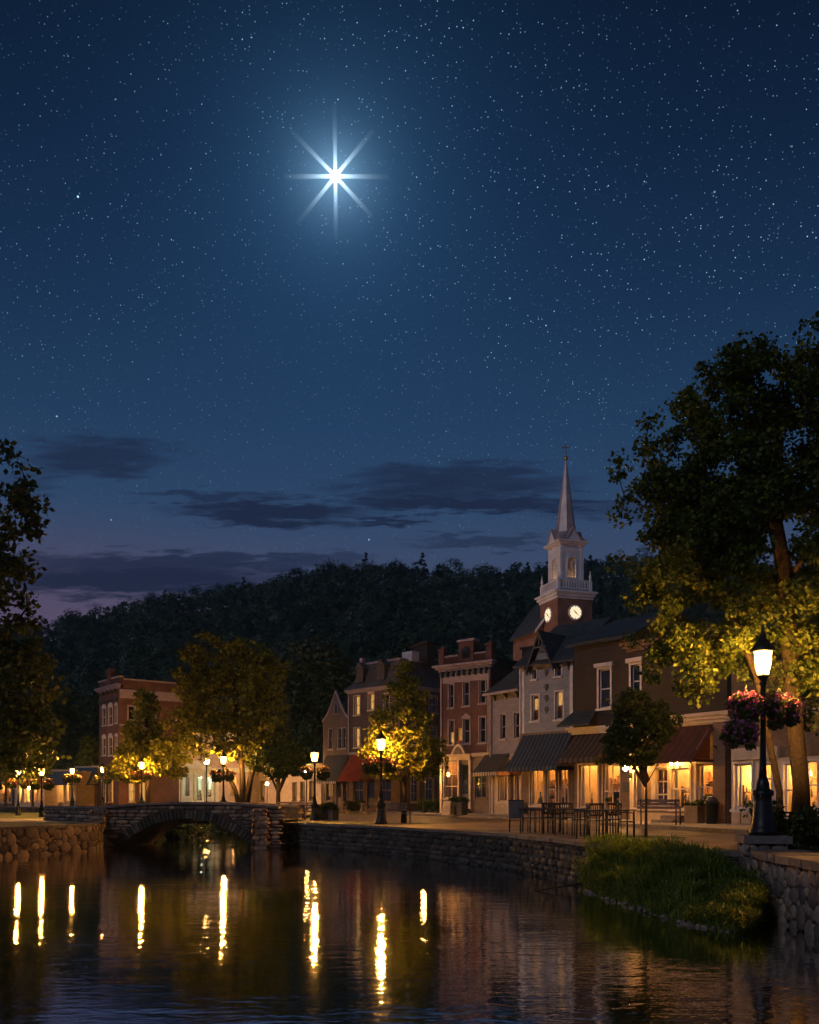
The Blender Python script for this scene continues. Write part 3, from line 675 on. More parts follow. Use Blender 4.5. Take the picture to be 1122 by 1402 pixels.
# ------------------------------------------------------------------ buildings
class Bld(Frame):
    def xf(s, face):
        if face == 'front': return lambda u, d, z: (u, d, z)
        if face == 'right': return lambda u, d, z: (s.W - d, u, z)
        if face == 'left': return lambda u, d, z: (d, s.D - u, z)
    def panel(s, mb, face, u0, u1, z0, z1, holes=(), thick=0.28, off=0.0, mi=0):
        f = s.xf(face); hs = [h for h in holes if h[1] > u0 and h[0] < u1 and h[3] > z0 and h[2] < z1]
        us = sorted({u0, u1} | {min(max(x, u0), u1) for h in hs for x in h[:2]}); zs = sorted({z0, z1} | {min(max(x, z0), z1) for h in hs for x in h[2:4]})
        def hole(u, z): return any(h[0] < u < h[1] and h[2] < z < h[3] for h in hs)
        for a, c in zip(us, us[1:]):
            for e, g in zip(zs, zs[1:]):
                if not hole((a + c) / 2, (e + g) / 2): mb.quad(f(a, off, e), f(c, off, e), f(c, off, g), f(a, off, g), mi)
        for h in hs:
            a, c, e, g = max(h[0], u0), min(h[1], u1), max(h[2], z0), min(h[3], z1); d = off + thick
            mb.quad(f(a, off, e), f(a, d, e), f(a, d, g), f(a, off, g), mi).quad(f(c, off, e), f(c, d, e), f(c, d, g), f(c, off, g), mi)
            mb.quad(f(a, off, e), f(c, off, e), f(c, d, e), f(a, d, e), mi).quad(f(a, off, g), f(c, off, g), f(c, d, g), f(a, d, g), mi)
    def fbox(s, mb, face, u0, u1, d0, d1, z0, z1, mi=0):
        f = s.xf(face); vs = [f(u, d, z) for z in (z0, z1) for d in (d0, d1) for u in (u0, u1)]
        mb.add(vs, [(0, 2, 3, 1), (4, 5, 7, 6), (0, 1, 5, 4), (1, 3, 7, 5), (3, 2, 6, 7), (2, 0, 4, 6)], mi)
    def rect(s, x0, x1, yt, yb):
        xm = (x0 + x1) / 2; return (s.u(x0), s.u(x1), s.z(xm, yb), s.z(xm, yt))
    def window(s, h, mat_, bars=(1, 1), face='front', lit=None, casing=0.08, hood=None, sill=True, name='window', recess=0.12, label=None, arch=False):
        u0, u1, z0, z1 = h; f = s.xf(face); mb = MB(); t = min(0.06, (u1 - u0) * 0.1); d0, d1 = recess - .03, recess + .03
        s.fbox(mb, face, u0, u0 + t, d0, d1, z0, z1); s.fbox(mb, face, u1 - t, u1, d0, d1, z0, z1)
        s.fbox(mb, face, u0 + t, u1 - t, d0, d1, z0, z0 + t * 1.3); s.fbox(mb, face, u0 + t, u1 - t, d0, d1, z1 - t, z1)
        bt = min(.022, (u1 - u0) * .04)
        for i in range(1, bars[0] + 1):
            u = u0 + (u1 - u0) * i / (bars[0] + 1); s.fbox(mb, face, u - bt, u + bt, d0 + .008, d1 - .008, z0 + t * 1.3, z1 - t)
        for i in range(1, bars[1] + 1):
            z = z0 + (z1 - z0) * i / (bars[1] + 1); s.fbox(mb, face, u0 + t, u1 - t, d0 + .004, d1 - .004, z - bt * 1.3, z + bt * 1.3)
        if casing:
            c = casing
            s.fbox(mb, face, u0 - c, u0 - .003, -.035, .03, z0 - .0, z1 + c); s.fbox(mb, face, u1 + .003, u1 + c, -.035, .03, z0 - .0, z1 + c)
            s.fbox(mb, face, u0 - .003, u1 + .003, -.032, .03, z1 + .003, z1 + c - .003)
        if sill: s.fbox(mb, face, u0 - casing - .05, u1 + casing + .05, -.1, d0 - .004, z0 - .1, z0 - .002)
        if hood == 'flat': s.fbox(mb, face, u0 - casing - .1, u1 + casing + .1, -.14, .02, z1 + casing + .003, z1 + casing + .17)
        if hood == 'point':
            a, c = u0 - casing - .06, u1 + casing + .06; z = z1 + casing + .003
            mb.prism([f(a, -.1, z), f(c, -.1, z), f((a + c) / 2, -.1, z + .26)], Vector(f(0, .1, 0)) - Vector(f(0, 0, 0)))
        if hood == 'arch':
            a, c = u0 - casing, u1 + casing; z = z1 + .02; uc_, r = (a + c) / 2, (c - a) / 2; n = 10
            pts = [f(uc_ - r * math.cos(math.pi * i / n), -.07, z + r * .7 * math.sin(math.pi * i / n)) for i in range(n + 1)]
            mb.prism(pts, Vector(f(0, .08, 0)) - Vector(f(0, 0, 0)))
        w_ = mb.build(name, mat_, s.root)
        if label: w_['label'] = label
        gm = MB(); dd = recess; gm.quad(f(u0 + t, dd, z0 + t), f(u1 - t, dd, z0 + t), f(u1 - t, dd, z1 - t), f(u0 + t, dd, z1 - t))
        gm.build('pane', M['glass'] if lit else M['dark_glass'], w_)
        if lit == 'room' and u1 - u0 > .55:      # drapes gathered at the sides of the show window
            q = MB(); nf = 5
            for sx, ue in ((1, u0 + .03), (-1, u1 - .03)):
                wd = (u1 - u0) * (.1 if sx > 0 else .06)
                for k in range(nf):
                    a, c = ue + sx * wd * k / nf, ue + sx * wd * (k + 1) / nf; da, dc = recess + .1 + .04 * (k % 2), recess + .1 + .04 * ((k + 1) % 2)
                    q.quad(f(a, da, z0 + .04), f(c, dc, z0 + .04), f(c, dc, z1 - .04), f(a, da, z1 - .04))
            q.build('curtain', M['white_paint'], w_)
        if lit and lit != 'room':      # a drawn blind lit from behind in a shallow dark bay
            bm_, z_lo, z_hi = lit; q = MB(); za, zb = z0 + (z1 - z0) * z_lo, z0 + (z1 - z0) * z_hi
            q.quad(f(u0 - .1, .34, za), f(u1 + .1, .34, za), f(u1 + .1, .34, zb), f(u0 - .1, .34, zb)); q.build('blind', M[bm_], w_)
            q = MB(); e = .25
            q.quad(f(u0 - e, .6, z0 - e), f(u1 + e, .6, z0 - e), f(u1 + e, .6, z1 + e), f(u0 - e, .6, z1 + e)); q.build('room_wall', M['room_wood'], w_)
        return w_
    def room(s, u0, u1, z0, z1, d0=0.3, d1=2.2, mat_='room', light='room_light', n=2, lsize=0.3):
        mb = MB()
        mb.quad((u0, d1, z0), (u1, d1, z0), (u1, d1, z1), (u0, d1, z1)).quad((u0, d0, z0), (u0, d1, z0), (u0, d1, z1), (u0, d0, z1)).quad((u1, d0, z0), (u1, d1, z0), (u1, d1, z1), (u1, d0, z1))
        mb.quad((u0, d0, z0), (u1, d0, z0), (u1, d1, z0), (u0, d1, z0)).quad((u0, d0, z1), (u1, d0, z1), (u1, d1, z1), (u0, d1, z1))
        r = mb.build('shop_interior', M[mat_], s.root)
        for i in range(n):      # glass shades hanging from the ceiling
            u = u0 + (u1 - u0) * (i + .5) / n; q = MB(); d = d0 + (d1 - d0) * .45
            q.lathe([(.03, .18), (lsize * .35, .12), (lsize * .5, 0), (lsize * .3, -.1), (.02, -.13)], (u, d, z1 - .42), 10); q.build('ceiling_lamp', M[light], r)
        q = MB(); wd = (u1 - u0)      # shelving along the back wall
        k = random.Random(int(u0 * 100) + len(s.root.name))
        for j in range(3):
            zz = z0 + .45 + j * .5; ua = u0 + wd * k.uniform(.03, .15); ub = u0 + wd * k.uniform(.45, .9)
            q.box(ua, ub, d1 - .3, d1 - .02, zz, zz + .035); t = ua + .05
            while t < ub - .2:
                w_ = k.uniform(.06, .22); hh = k.uniform(.1, .36)
                if k.random() < .75: q.box(t, t + w_, d1 - .26, d1 - .06, zz + .036, zz + .036 + hh)
                t += w_ + k.uniform(.02, .14)
        q.build('shelving', M['room_wood'], r); q = MB(); t = u0 + .1      # goods on a ledge behind the panes
        q.box(u0 + .05, u1 - .05, d0 + .22, d0 + .62, .52, .56)
        while t < u1 - .3:
            w_ = k.uniform(.07, .24); hh = k.uniform(.2, 1.0); dd = d0 + k.uniform(.3, .48); sh_ = k.random()
            if sh_ < .35: q.box(t, t + w_, dd - .07, dd + .07, .561, .561 + hh * .7)
            elif sh_ < .75: q.lathe([(w_ * .35, 0), (w_ * .5, hh * .25), (w_ * .42, hh * .55), (w_ * .16, hh * .75), (w_ * .22, hh)], (t + w_ / 2, dd, .561), 8)
            else: q.lathe([(w_ * .4, 0), (w_ * .08, .04), (w_ * .06, hh * .6), (w_ * .6, hh * .62), (w_ * .3, hh * .95)], (t + w_ / 2, dd, .561), 8)
            t += w_ + k.uniform(.05, .28)
        q.build('window_display', M['charcoal_paint'], r); return r
    def awning(s, u0, u1, zt, zb, out, m, val=0.24, valm=None, scallop=0.26, cheeks=False, cheek_m=None, name='awning'):
        mb = MB(); n = 8
        sag = lambda t: -0.05 * math.sin(math.pi * t)
        for i in range(n):
            a, c = i / n, (i + 1) / n
            p = lambda t, e=0.0: (-.02 - out * t, zt + (zb - zt) * t + sag(t) + e)
            (ya, za), (yb, zb_) = p(a), p(c)
            mb.quad((u0, ya, za), (u1, ya, za), (u1, yb, zb_), (u0, yb, zb_)); mb.quad((u0, ya, za - .025), (u1, ya, za - .025), (u1, yb, zb_ - .025), (u0, yb, zb_ - .025))
        if cheeks:
            for u in (u0, u1): mb.poly([(u, -.02, zt - .03), (u, -.02 - out, zb - .03), (u, -.02 - out, zb - .05), (u, -.02, zb - .05)], 0)
        aw = mb.build(name, m, s.root)
        v = MB(); k = max(2, int((u1 - u0) / scallop)); wd = (u1 - u0) / k
        for i in range(k):
            a = u0 + wd * i; pts = [(a, -.025 - out, zb)] + [(a + wd * j / 6, -.025 - out, zb - val * (.78 + .22 * math.sin(math.pi * j / 6))) for j in range(7)] + [(a + wd, -.025 - out, zb)]
            v.prism(pts, (0, .012, 0))
        for u in (u0, u1):
            v.prism([(u, -.02, zb), (u, -.02 - out, zb), (u, -.02 - out, zb - val * .8), (u, -.02, zb - val * .8)], (.01 if u == u0 else -.01, 0, 0))
        v.build('valance', valm or m, aw)
        for u in (u0 + .04, u1 - .04):
            fr = MB(); fr.tube([(u, -.02, zt - .1), (u, -out * .98, zb - .02)], .018, 6); fr.tube([(u, -.02, zb - .02), (u, -out * .98, zb - .03)], .018, 6)
            fr.build('awning_arm', M['iron'], aw)
        return aw
    def strip(s, name, m, face, u0, u1, d0, d1, z0, z1):
        mb = MB(); s.fbox(mb, face, u0, u1, d0, d1, z0, z1); return mb.build(name, m, s.root)
    def cornice(s, m, faces, z0, z1, out=0.3, u0=0, u1=None, brackets=0, bm=None, name='cornice'):
        mb = MB(); st = 3; h = (z1 - z0) / st
        for fc in faces:
            L = s.W if fc == 'front' else s.D
            for i in range(st):
                o = out * (i + 1) / st; e = o if 'right' in faces or fc != 'front' else .02
                a = u0 - (o if fc == 'front' else -.004); c = (L if u1 is None else u1) + (o if fc == 'front' else .0)
                s.fbox(mb, fc, a, c, -o, .05, z0 + i * h + .001, z0 + (i + 1) * h)
        r = mb.build(name, m, s.root)
        if brackets:
            for i in range(brackets):
                q = MB(); L = s.W; u = L * (i + .5) / brackets; s.fbox(q, 'front', u - .07, u + .07, -out * .8, -.003, z0 - .38, z0 - .003); q.build('bracket', bm or m, r)
        return r
    def shell(s, name, m, z0, z1, fholes=(), rholes=(), back=True, thick=.28):
        mb = MB(); s.panel(mb, 'front', 0, s.W, z0, z1, fholes, thick); s.panel(mb, 'right', 0, s.D, z0, z1, rholes, thick)
        if back: mb.quad((0, s.D, z0), (s.W, s.D, z0), (s.W, s.D, z1), (0, s.D, z1)); mb.quad((0, 0, z0), (0, s.D, z0), (0, s.D, z1), (0, 0, z1))
        return mb.build(name, m, s.root)
    def flat_roof(s, m, z): mb = MB(); mb.quad((.05, .05, z), (s.W - .05, .05, z), (s.W - .05, s.D - .05, z), (.05, s.D - .05, z)); return mb.build('roof', m, s.root)
    def shopfront(s, wall_m, z1, holes, u0=0, u1=None, name='shopfront'):
        mb = MB(); s.panel(mb, 'front', u0, s.W if u1 is None else u1, -.02, z1, holes, .25, -.06); return mb.build(name, wall_m, s.root)
    def door(s, h, m, lit=False):
        u0, u1, z0, z1 = h; mb = MB(); d = .12; t = .09
        s.fbox(mb, 'front', u0, u0 + t, d - .02, d + .03, z0, z1); s.fbox(mb, 'front', u1 - t, u1, d - .02, d + .03, z0, z1)
        s.fbox(mb, 'front', u0 + t, u1 - t, d - .02, d + .03, z0, z0 + (z1 - z0) * .35); s.fbox(mb, 'front', u0 + t, u1 - t, d - .02, d + .03, z1 - t, z1)
        o = mb.build('door', m, s.root); g = MB(); g.quad((u0 + t, d, z0 + (z1 - z0) * .35), (u1 - t, d, z0 + (z1 - z0) * .35), (u1 - t, d, z1 - t), (u0 + t, d, z1 - t)); g.build('pane', M['glass'] if lit else M['dark_glass'], o)
        k = MB(); k.lathe([(.01, 0), (.035, .02), (.01, .05)], (u1 - t * .5, d - .07, z0 + 1.0), 8); k.build('handle', M['brass'], o); return o

# 1. big white clapboard house with the blue awning ------------------------------------------------
b = Bld('clapboard_house', 'tall white clapboard house with a cross gable and blue striped awning', 'house', 714.5, 25.0, 785.5, 26.3, 6.5)
zE = b.z(750, 908); zR = b.z(750, 866) + .9; zA = b.z(750, 1003)
att = [b.rect(729.5, 735, 917, 930), b.rect(761, 769, 911.5, 926)]; mainw = [b.rect(728.5, 738, 952, 987), b.rect(761, 771, 947, 985)]
shopw = [b.rect(726, 744.5, 1054, 1103), b.rect(747.5, 761, 1053, 1109), b.rect(766.5, 778, 1053, 1103)]
b.shell('wall', M['white_boards'], zA - .1, zE, att + mainw)
mb = MB(); b.panel(mb, 'front', 0, b.W, 0, zA - .1, shopw, .25, 0); b.panel(mb, 'right', 0, b.D, 0, zA - .1); mb.build('shopfront', M['tan_brick'], b.root)
for h in att: b.window(h, M['white_paint'], (0, 0), casing=.05)
b.window(mainw[0], M['white_paint'], (0, 1), lit=('blind', .45, .88)); b.window(mainw[1], M['white_paint'], (0, 1), lit=('blind', .5, 1.0))
b.room(.15, b.W - .1, .35, zA - .2, .3, 1.9, n=3)
for i, h in enumerate(shopw): b.window(h, M['cream'], ((1, 0), (0, 1), (1, 1))[i], lit='room', casing=.05)
mb = MB()        # gable roof with the ridge along the front, and the cross gable
o = .35; yr = b.D * .5
rt = .12
for (ya, za, yb_, zb_) in ((-o, zE - .12, yr, zR), (b.D + o, zE - .12, yr, zR)):
    mb.prism([(-o, ya, za), (b.W + o, ya, za), (b.W + o * .4, yb_, zb_), (-o * .4, yb_, zb_)], (0, 0, rt))
mb.build('roof', M['slate'], b.root)
mb = MB(); mb.prism([(b.W - .01, 0, zE), (b.W - .01, b.D, zE), (b.W - .01, yr, zR - .1)], (-.1, 0, 0)); mb.prism([(.01, 0, zE), (.01, b.D, zE), (.01, yr, zR - .1)], (.1, 0, 0)); mb.build('gable_wall', M['grey_boards'], b.root)
mb = MB(); b.panel(mb, 'right', 0, b.D, zA - .1, zE, (), .1, -.012); mb.build('side_boards', M['grey_boards'], b.root)  # shade of the right side laid on as darker boards over the white
ga, gb, gt = b.u(731), b.u(759.5), b.u(744.5); zg0, zgt = zE - .1, b.z(744, 868)
gm = MB(); gm.prism([(ga, -.04, zg0), (gb, -.04, zg0), (gt, -.04, zgt - .15)], (0, .2, 0)); cg = gm.build('cross_gable', M['white_boards'], b.root)
gm = MB()
for ua in (ga, gb):
    sg = -1 if ua == ga else 1
    gm.prism([(ua + sg * .22, -.42, zg0 - .3), (gt, -.42, zgt + .05), (gt, yr * .8, zgt + .05), (ua + sg * .22, yr * .8, zg0 - .3)], (0, 0, .1))
gm.build('gable_roof', M['slate'], cg)
gm = MB()
for ua in (ga, gb):
    sg = -1 if ua == ga else 1
    gm.prism([(ua + sg * .22, -.44, zg0 - .42), (ua + sg * .22, -.44, zg0 - .22), (gt, -.44, zgt + .1), (gt, -.44, zgt - .1)], (0, .06, 0))
gm.build('bargeboard', M['charcoal_paint'], cg)
gm = MB(); b.fbox(gm, 'front', gt - .05, gt + .05, -.43, -.38, zgt - .7, zgt - .05); b.fbox(gm, 'front', ga + .25, gb - .25, -.43, -.39, zgt - .8, zgt - .7); gm.build('gable_strut', M['charcoal_paint'], cg)
for py in (921, 941, 956, 972):
    q = MB(); u, z = b.u(749), b.z(749, py); q.prism([(u - .11, -.07, z), (u, -.07, z - .2), (u + .11, -.07, z), (u + .08, -.07, z + .16), (u - .08, -.07, z + .16)], (0, .067, 0)); q.build('wall_ornament', M['charcoal_paint'], b.root)
for u in (.12, b.W - .12): b.strip('corner_board', M['white_paint'], 'front', u - .1, u + .1, -.03, -.002, zA - .1, zE)
for u in (.35, gt - .9, gt + .95, b.W - .3):
    q = MB(); q.prism([(u, -.003, zE - .55), (u, -.32, zE - .1), (u, -.003, zE - .1)], (.09, 0, 0)); q.build('eave_bracket', M['charcoal_paint'], b.root)
b.strip('downpipe', M['white_paint'], 'front', -.06, .02, -.12, -.035, zA, zE - .1)
b.awning(b.u(717), b.W + .02, b.z(750, 1003), 2.72, 1.4, M['awning_blue'], cheeks=False)
b.strip('fascia', M['brown_paint'], 'front', .02, b.W - .02, -.08, -.003, zA - .5, zA + .02)
WHITE = b
# 2. small lilac clapboard house ------------------------------------------------------------------
b = Bld('clapboard_house', 'narrow lilac clapboard house with a skylight in its dark roof', 'house', 673, 22.6, 714.5, 23.6, 6.0)
zE = b.z(694, 946.5); zA = b.z(694, 1033)
ws = [b.rect(686, 693, 978, 1012), b.rect(704.5, 712, 976, 1011)]
sh = [b.rect(682.5, 695, 1062, 1098), b.rect(698.5, 704, 1062, 1114), b.rect(705.5, 713, 1062, 1098)]
b.shell('wall', M['lilac_boards'], zA, zE, ws)
for h in ws: b.window(h, M['lilac_paint'], (0, 1), casing=.07)
mb = MB(); b.panel(mb, 'front', 0, b.W, 0, zA, sh, .25); b.panel(mb, 'right', 0, b.D, 0, zA); mb.build('shopfront', M['tan_paint'], b.root)
b.window(sh[0], M['cream'], (1, 0), lit='room'); b.door(sh[1], M['brown_paint'], True); b.window(sh[2], M['cream'], (0, 0), lit='room')
rm = b.room(.1, b.W - .1, .2, zA - .3, .3, 2.0, 'room_wood', n=1, lsize=.16)
mb = MB(); zt = b.z(694, 905) + .5
mb.prism([(-.25, -.4, zE - .12), (b.W + .2, -.4, zE - .12), (b.W + .2, 3.2, zt), (-.25, 3.2, zt)], (0, 0, .12)); mb.prism([(-.25, 3.2, zt), (b.W + .2, 3.2, zt), (b.W + .2, b.D + .2, zE), (-.25, b.D + .2, zE)], (0, 0, .12)); rf = mb.build('roof', M['slate'], b.root)
mb = MB(); k = (zt - zE + .12) / 3.6; y0, y1 = 1.2, 2.5
mb.prism([(b.W * .55, y0, zE - .0 + k * (y0 + .4)), (b.W * .8, y0, zE + k * (y0 + .4)), (b.W * .8, y1, zE + k * (y1 + .4)), (b.W * .55, y1, zE + k * (y1 + .4))], (0, 0, .12)); sk = mb.build('skylight', M['white_paint'], rf)
mb = MB(); y0 += .12; y1 -= .12; mb.quad((b.W * .55 + .1, y0, zE + .125 + k * (y0 + .4)), (b.W * .8 - .1, y0, zE + .125 + k * (y0 + .4)), (b.W * .8 - .1, y1, zE + .125 + k * (y1 + .4)), (b.W * .55 + .1, y1, zE + .125 + k * (y1 + .4))); mb.build('pane', M['dark_glass'], sk)
b.strip('gutter', M['lilac_paint'], 'front', -.25, b.W + .2, -.5, -.4, zE - .16, zE - .02)
for u in (.35, b.W * .5, b.W - .35):
    q = MB(); q.prism([(u, -.003, zE - .5), (u, -.3, zE - .14), (u, -.003, zE - .14)], (.1, 0, 0)); q.build('eave_bracket', M['charcoal_paint'], b.root)
b.strip('downpipe', M['lilac_paint'], 'front', .0, .1, -.14, -.05, .1, zE - .16)
b.awning(-.6, b.W * .62, zA + .05, b.z(690, 1054) - .15, 1.0, M['awning_grey'], .24, M['valance_cream'])
b.awning(b.W * .62 + .02, b.W + .05, zA - .35, b.z(690, 1054) - .15, .9, M['awning_grey'], .24, M['valance_orange'])
for px in (675.5, 697, 714): u = b.u(px); b.strip('pilaster', M['cream'], 'front', u - .07, u + .07, -.09, -.003, .1, zA - .3)
# 3. Italianate brick block -------------------------------------------------------------------------
b = Bld('brick_building', 'three storey red brick block with stepped parapet and dark pediment shopfront', 'building', 604.5, 20.8, 672, 21.7, 9.0)
ws = [b.rect(615, 621.3, 937, 969), b.rect(635, 642.7, 934, 966.5), b.rect(657, 665, 930.5, 963), b.rect(615, 622, 986.5, 1019), b.rect(635, 643.5, 984, 1018), b.rect(657, 665, 981.5, 1017), b.rect(626, 632.6, 997, 1014)]
zS = b.z(640, 1036); zC = b.z(640, 917); zP = b.z(640, 897)
sh = [b.rect(609, 627, 1044, 1093), b.rect(631, 642, 1046, 1109)]; rsh = b.rect(651, 666, 1052, 1093)
b.shell('wall', M['red_brick'], zS, zC, ws)
mb = MB(); b.panel(mb, 'front', 0, b.W, 0, zS, sh + [rsh], .25); b.panel(mb, 'right', 0, b.D, 0, zS); mb.build('shopfront', M['brown_paint'], b.root)
for i, h in enumerate(ws[:6]): b.window(h, M['lilac_paint'], (0, 1), casing=.07, hood='point' if i == 4 else None, lit=('blind', 0, .5) if i == 3 else None)
b.window(ws[6], M['brass'], (1, 1), casing=0, sill=False, lit=('blind', 0, 1))
b.window(sh[0], M['tan_paint'], (1, 2), lit='room', casing=.06); b.door(sh[1], M['charcoal_paint']); b.window(rsh, M['brown_paint'], (1, 1), casing=.06)
b.room(.1, b.u(628), .9, zS - .2, .3, 2.0, 'room_wood', n=1, lsize=.1)
b.strip('frieze', M['lilac_paint'], 'front', .02, b.W - .02, -.06, -.003, zC - .75, zC - .12)
b.cornice(M['lilac_paint'], ('front',), zC, zC + .42, .45, brackets=9, bm=M['charcoal_paint'])
mb = MB(); b.panel(mb, 'front', 0, b.W, zC + .0, zP, (), .3, 0); mb.box(0, b.W, .0, .3, zC, zP); up0, up1 = b.u(629), b.u(649); zt = b.z(640, 875)
mb.box(up0, up1, -.05, .45, zC + .4, zt - .15); par = mb.build('parapet', M['red_brick'], b.root)
mb = MB(); mb.box(up0 - .1, up1 + .1, -.12, .5, zt - .15, zt); mb.box(-.03, up0 - .1, -.05, .34, zP, zP + .1); mb.box(up1 + .1, b.W + .03, -.05, .34, zP, zP + .1); mb.build('coping', M['lilac_paint'], par)
mb = MB(); n = 12; uu, zz = (up0 + up1) / 2, zC + .75; pts = [(uu - .3, -.07, zz), (uu + .3, -.07, zz)] + [(uu + .3 * math.cos(math.pi * i / n), -.07, zz + .45 + .3 * math.sin(math.pi * i / n)) for i in range(n + 1)]; mb.prism(pts, (0, .018, 0)); mb.build('blind_niche', M['dark_glass'], par)
for px in (605.5, 670.5):
    u = b.u(px); q = MB(); q.box(u - .22, u + .22, -.1, .4, zC + .4, zP + .45); q.box(u - .28, u + .28, -.16, .46, zP + .45, zP + .58); q.lathe([(.2, 0), (.22, .08), (.1, .2), (.02, .28)], (u, .15, zP + .58), 10); q.build('parapet_post', M['red_brick'], b.root)
b.flat_roof(M['charcoal_paint'], zC + .2)
mb = MB(); mb.box(b.W - .25, b.W + .0, .31, b.D, zC, zP - .2); mb.build('side_parapet', M['dark_brick'], b.root)
for px, w_ in ((605.3, .16), (628.9, .12), (644.6, .16)): u = b.u(px); b.strip('pilaster', M['cream'], 'front', u - w_ / 2, u + w_ / 2, -.12, -.003, .1, zS - .02)
uR = b.u(646); q = MB(); b.fbox(q, 'front', -.2, uR + .1, -.3, -.003, zS, zS + .16); b.fbox(q, 'front', -.12, uR + .02, -.2, -.003, zS - .22, zS); b.fbox(q, 'front', uR + .1, b.W, -.2, -.003, zS - .02, zS + .2); ent = q.build('shop_cornice', M['tan_paint'], b.root)
ua, uc_, ub = b.u(621), b.u(630.5), b.u(641); zt = b.z(630, 1019)
for k_, e in ((1.0, 0), (.72, -.02)):
    q = MB(); pts = []
    n = 8
    for i in range(n + 1): t = i / n; pts.append((ua + (uc_ - ua) * t * 1.0 + (1 - k_) * (uc_ - ua) * (1 - t), zS + .16 + (zt - zS - .16) * k_ * math.sin(t * math.pi / 2) ** .9))
    pr = pts + [(2 * uc_ - x, z) for x, z in pts[::-1][1:]]
    q.prism([(x, -.26 + e, z) for x, z in pr], (0, .2, 0)); q.build('pediment', M['cream'] if k_ == 1.0 else M['brown_paint'], ent)
q = MB(); b.fbox(q, 'front', sh[1][0] - .5, sh[1][1] + .3, -.75, -.07, .1, .26); b.fbox(q, 'front', sh[1][0] - .35, sh[1][1] + .2, -.45, -.07, .262, .42); q.build('doorstep', M['coping'], b.root)
b.strip('downpipe', M['lilac_paint'], 'front', b.W - .16, b.W - .06, -.13, -.03, zS + .2, zC - .2); b.strip('downpipe', M['lilac_paint'], 'front', .02, .12, -.13, -.03, zS + .2, zC - .2)
# chimneys behind, on the roofs
for dx, dy in ((b.W * .86, 5.5),):
    q = MB(); q.box(dx - .4, dx + .4, dy - .4, dy + .4, zC, zP + .9); q.box(dx - .5, dx + .5, dy - .5, dy + .5, zP + .9, zP + 1.05); q.build('chimney', M['dark_brick'], b.root)
# 4. mansard house ----------------------------------------------------------------------------------
b = Bld('brick_house', 'mauve brick house with a steep mansard roof and red awning', 'house', 478, 17.0, 548, 18.0, 5.2)
zE = b.z(505, 944) + .1; zT = b.z(520, 905); zA = b.z(500, 1033)
ws = [b.rect(485.5, 493, 953, 979), b.rect(505, 512.5, 950, 972), b.rect(485.5, 493, 997, 1023.5), b.rect(506, 513, 996, 1022), b.rect(526, 533, 950, 975), b.rect(526, 533, 996, 1021)]
rw = [(1.3, 2.2, b.sz(565, 1020), b.sz(565, 994)), (3.2, 4.1, b.sz(585, 1020), b.sz(585, 994)), (1.3, 2.2, b.sz(565, 975), b.sz(565, 952)), (3.2, 4.1, b.sz(585, 975), b.sz(585, 952))]
sh = [b.rect(484, 498, 1066, 1098), b.rect(503, 513, 1066, 1107), b.rect(519, 536, 1066, 1098)]
b.shell('wall', M['mauve_brick'], zA, zE, ws, rw)
for i, h in enumerate(ws): b.window(h, M['cream'], (0, 1), casing=.07, hood='arch' if i == 1 else None, lit=('blind', 0.05, 1.0) if i in (0, 1, 2) else None)
for h in rw: b.window(h, M['lilac_paint'], (0, 1), 'right', casing=.06)
rsh = [(1.2, 2.0, .8, 2.9), (2.8, 3.7, .1, 2.7)]
mb = MB(); b.panel(mb, 'front', 0, b.W, 0, zA, sh, .25); b.panel(mb, 'right', 0, b.D, 0, zA, rsh, .25); mb.build('shopfront', M['tan_brick'], b.root)
b.window(sh[0], M['brown_paint'], (1, 1), casing=.06); b.door(sh[1], M['charcoal_paint']); b.window(sh[2], M['brown_paint'], (1, 1), casing=.06)
for h in rsh: b.window(h, M['cream'], (1, 2), 'right', casing=.07)
mb = MB(); o, i_ = .3, .75
A_ = [(-o, -o, zE), (b.W + o, -o, zE), (b.W + o, b.D + o, zE), (-o, b.D + o, zE)]
B_ = [(i_ * .35, i_ * .35, zE + (zT - zE) * .3), (b.W - i_ * .35, i_ * .35, zE + (zT - zE) * .3), (b.W - i_ * .35, b.D - i_ * .35, zE + (zT - zE) * .3), (i_ * .35, b.D - i_ * .35, zE + (zT - zE) * .3)]
T_ = [(i_, i_, zT), (b.W - i_, i_, zT), (b.W - i_, b.D - i_, zT), (i_, b.D - i_, zT)]
for q in range(4):
    r_ = (q + 1) % 4; mb.quad(A_[q], A_[r_], B_[r_], B_[q]).quad(B_[q], B_[r_], T_[r_], T_[q])
mb.poly(T_); rf = mb.build('roof', M['mauve_slate'], b.root)
mb = MB(); mb.box(i_ - .1, b.W - i_ + .1, i_ - .1, i_ + .1, zT + .002, zT + .16); mb.box(b.W - i_ - .1, b.W - i_ + .1, i_ + .1, b.D - i_, zT + .002, zT + .16); mb.box(i_ - .15, i_ + .2, i_ - .15, i_ + .2, zT + .16, zT + .6); mb.build('roof_curb', M['lilac_paint'], rf)
b.cornice(M['lilac_paint'], ('front', 'right'), zE - .3, zE - .01, .28)
for px in (492, 521):
    u = b.u(px); q = MB(); z0 = zE + .55; q.box(u - .4, u + .4, .05, 1.0, z0, z0 + 1.1); d_ = q.build('dormer', M['mauve_slate'], rf)
    q = MB(); q.prism([(u - .52, -.06, z0 + 1.1), (u + .52, -.06, z0 + 1.1), (u, -.06, z0 + 1.6)], (0, 1.0, 0)); q.build('dormer_roof', M['mauve_slate'], d_)
q = MB(); u = b.W - .9; q.box(u - .5, u + .6, 1.6, 2.4, zT, zT + .75); q.build('roof_hatch', M['white_paint'], rf)
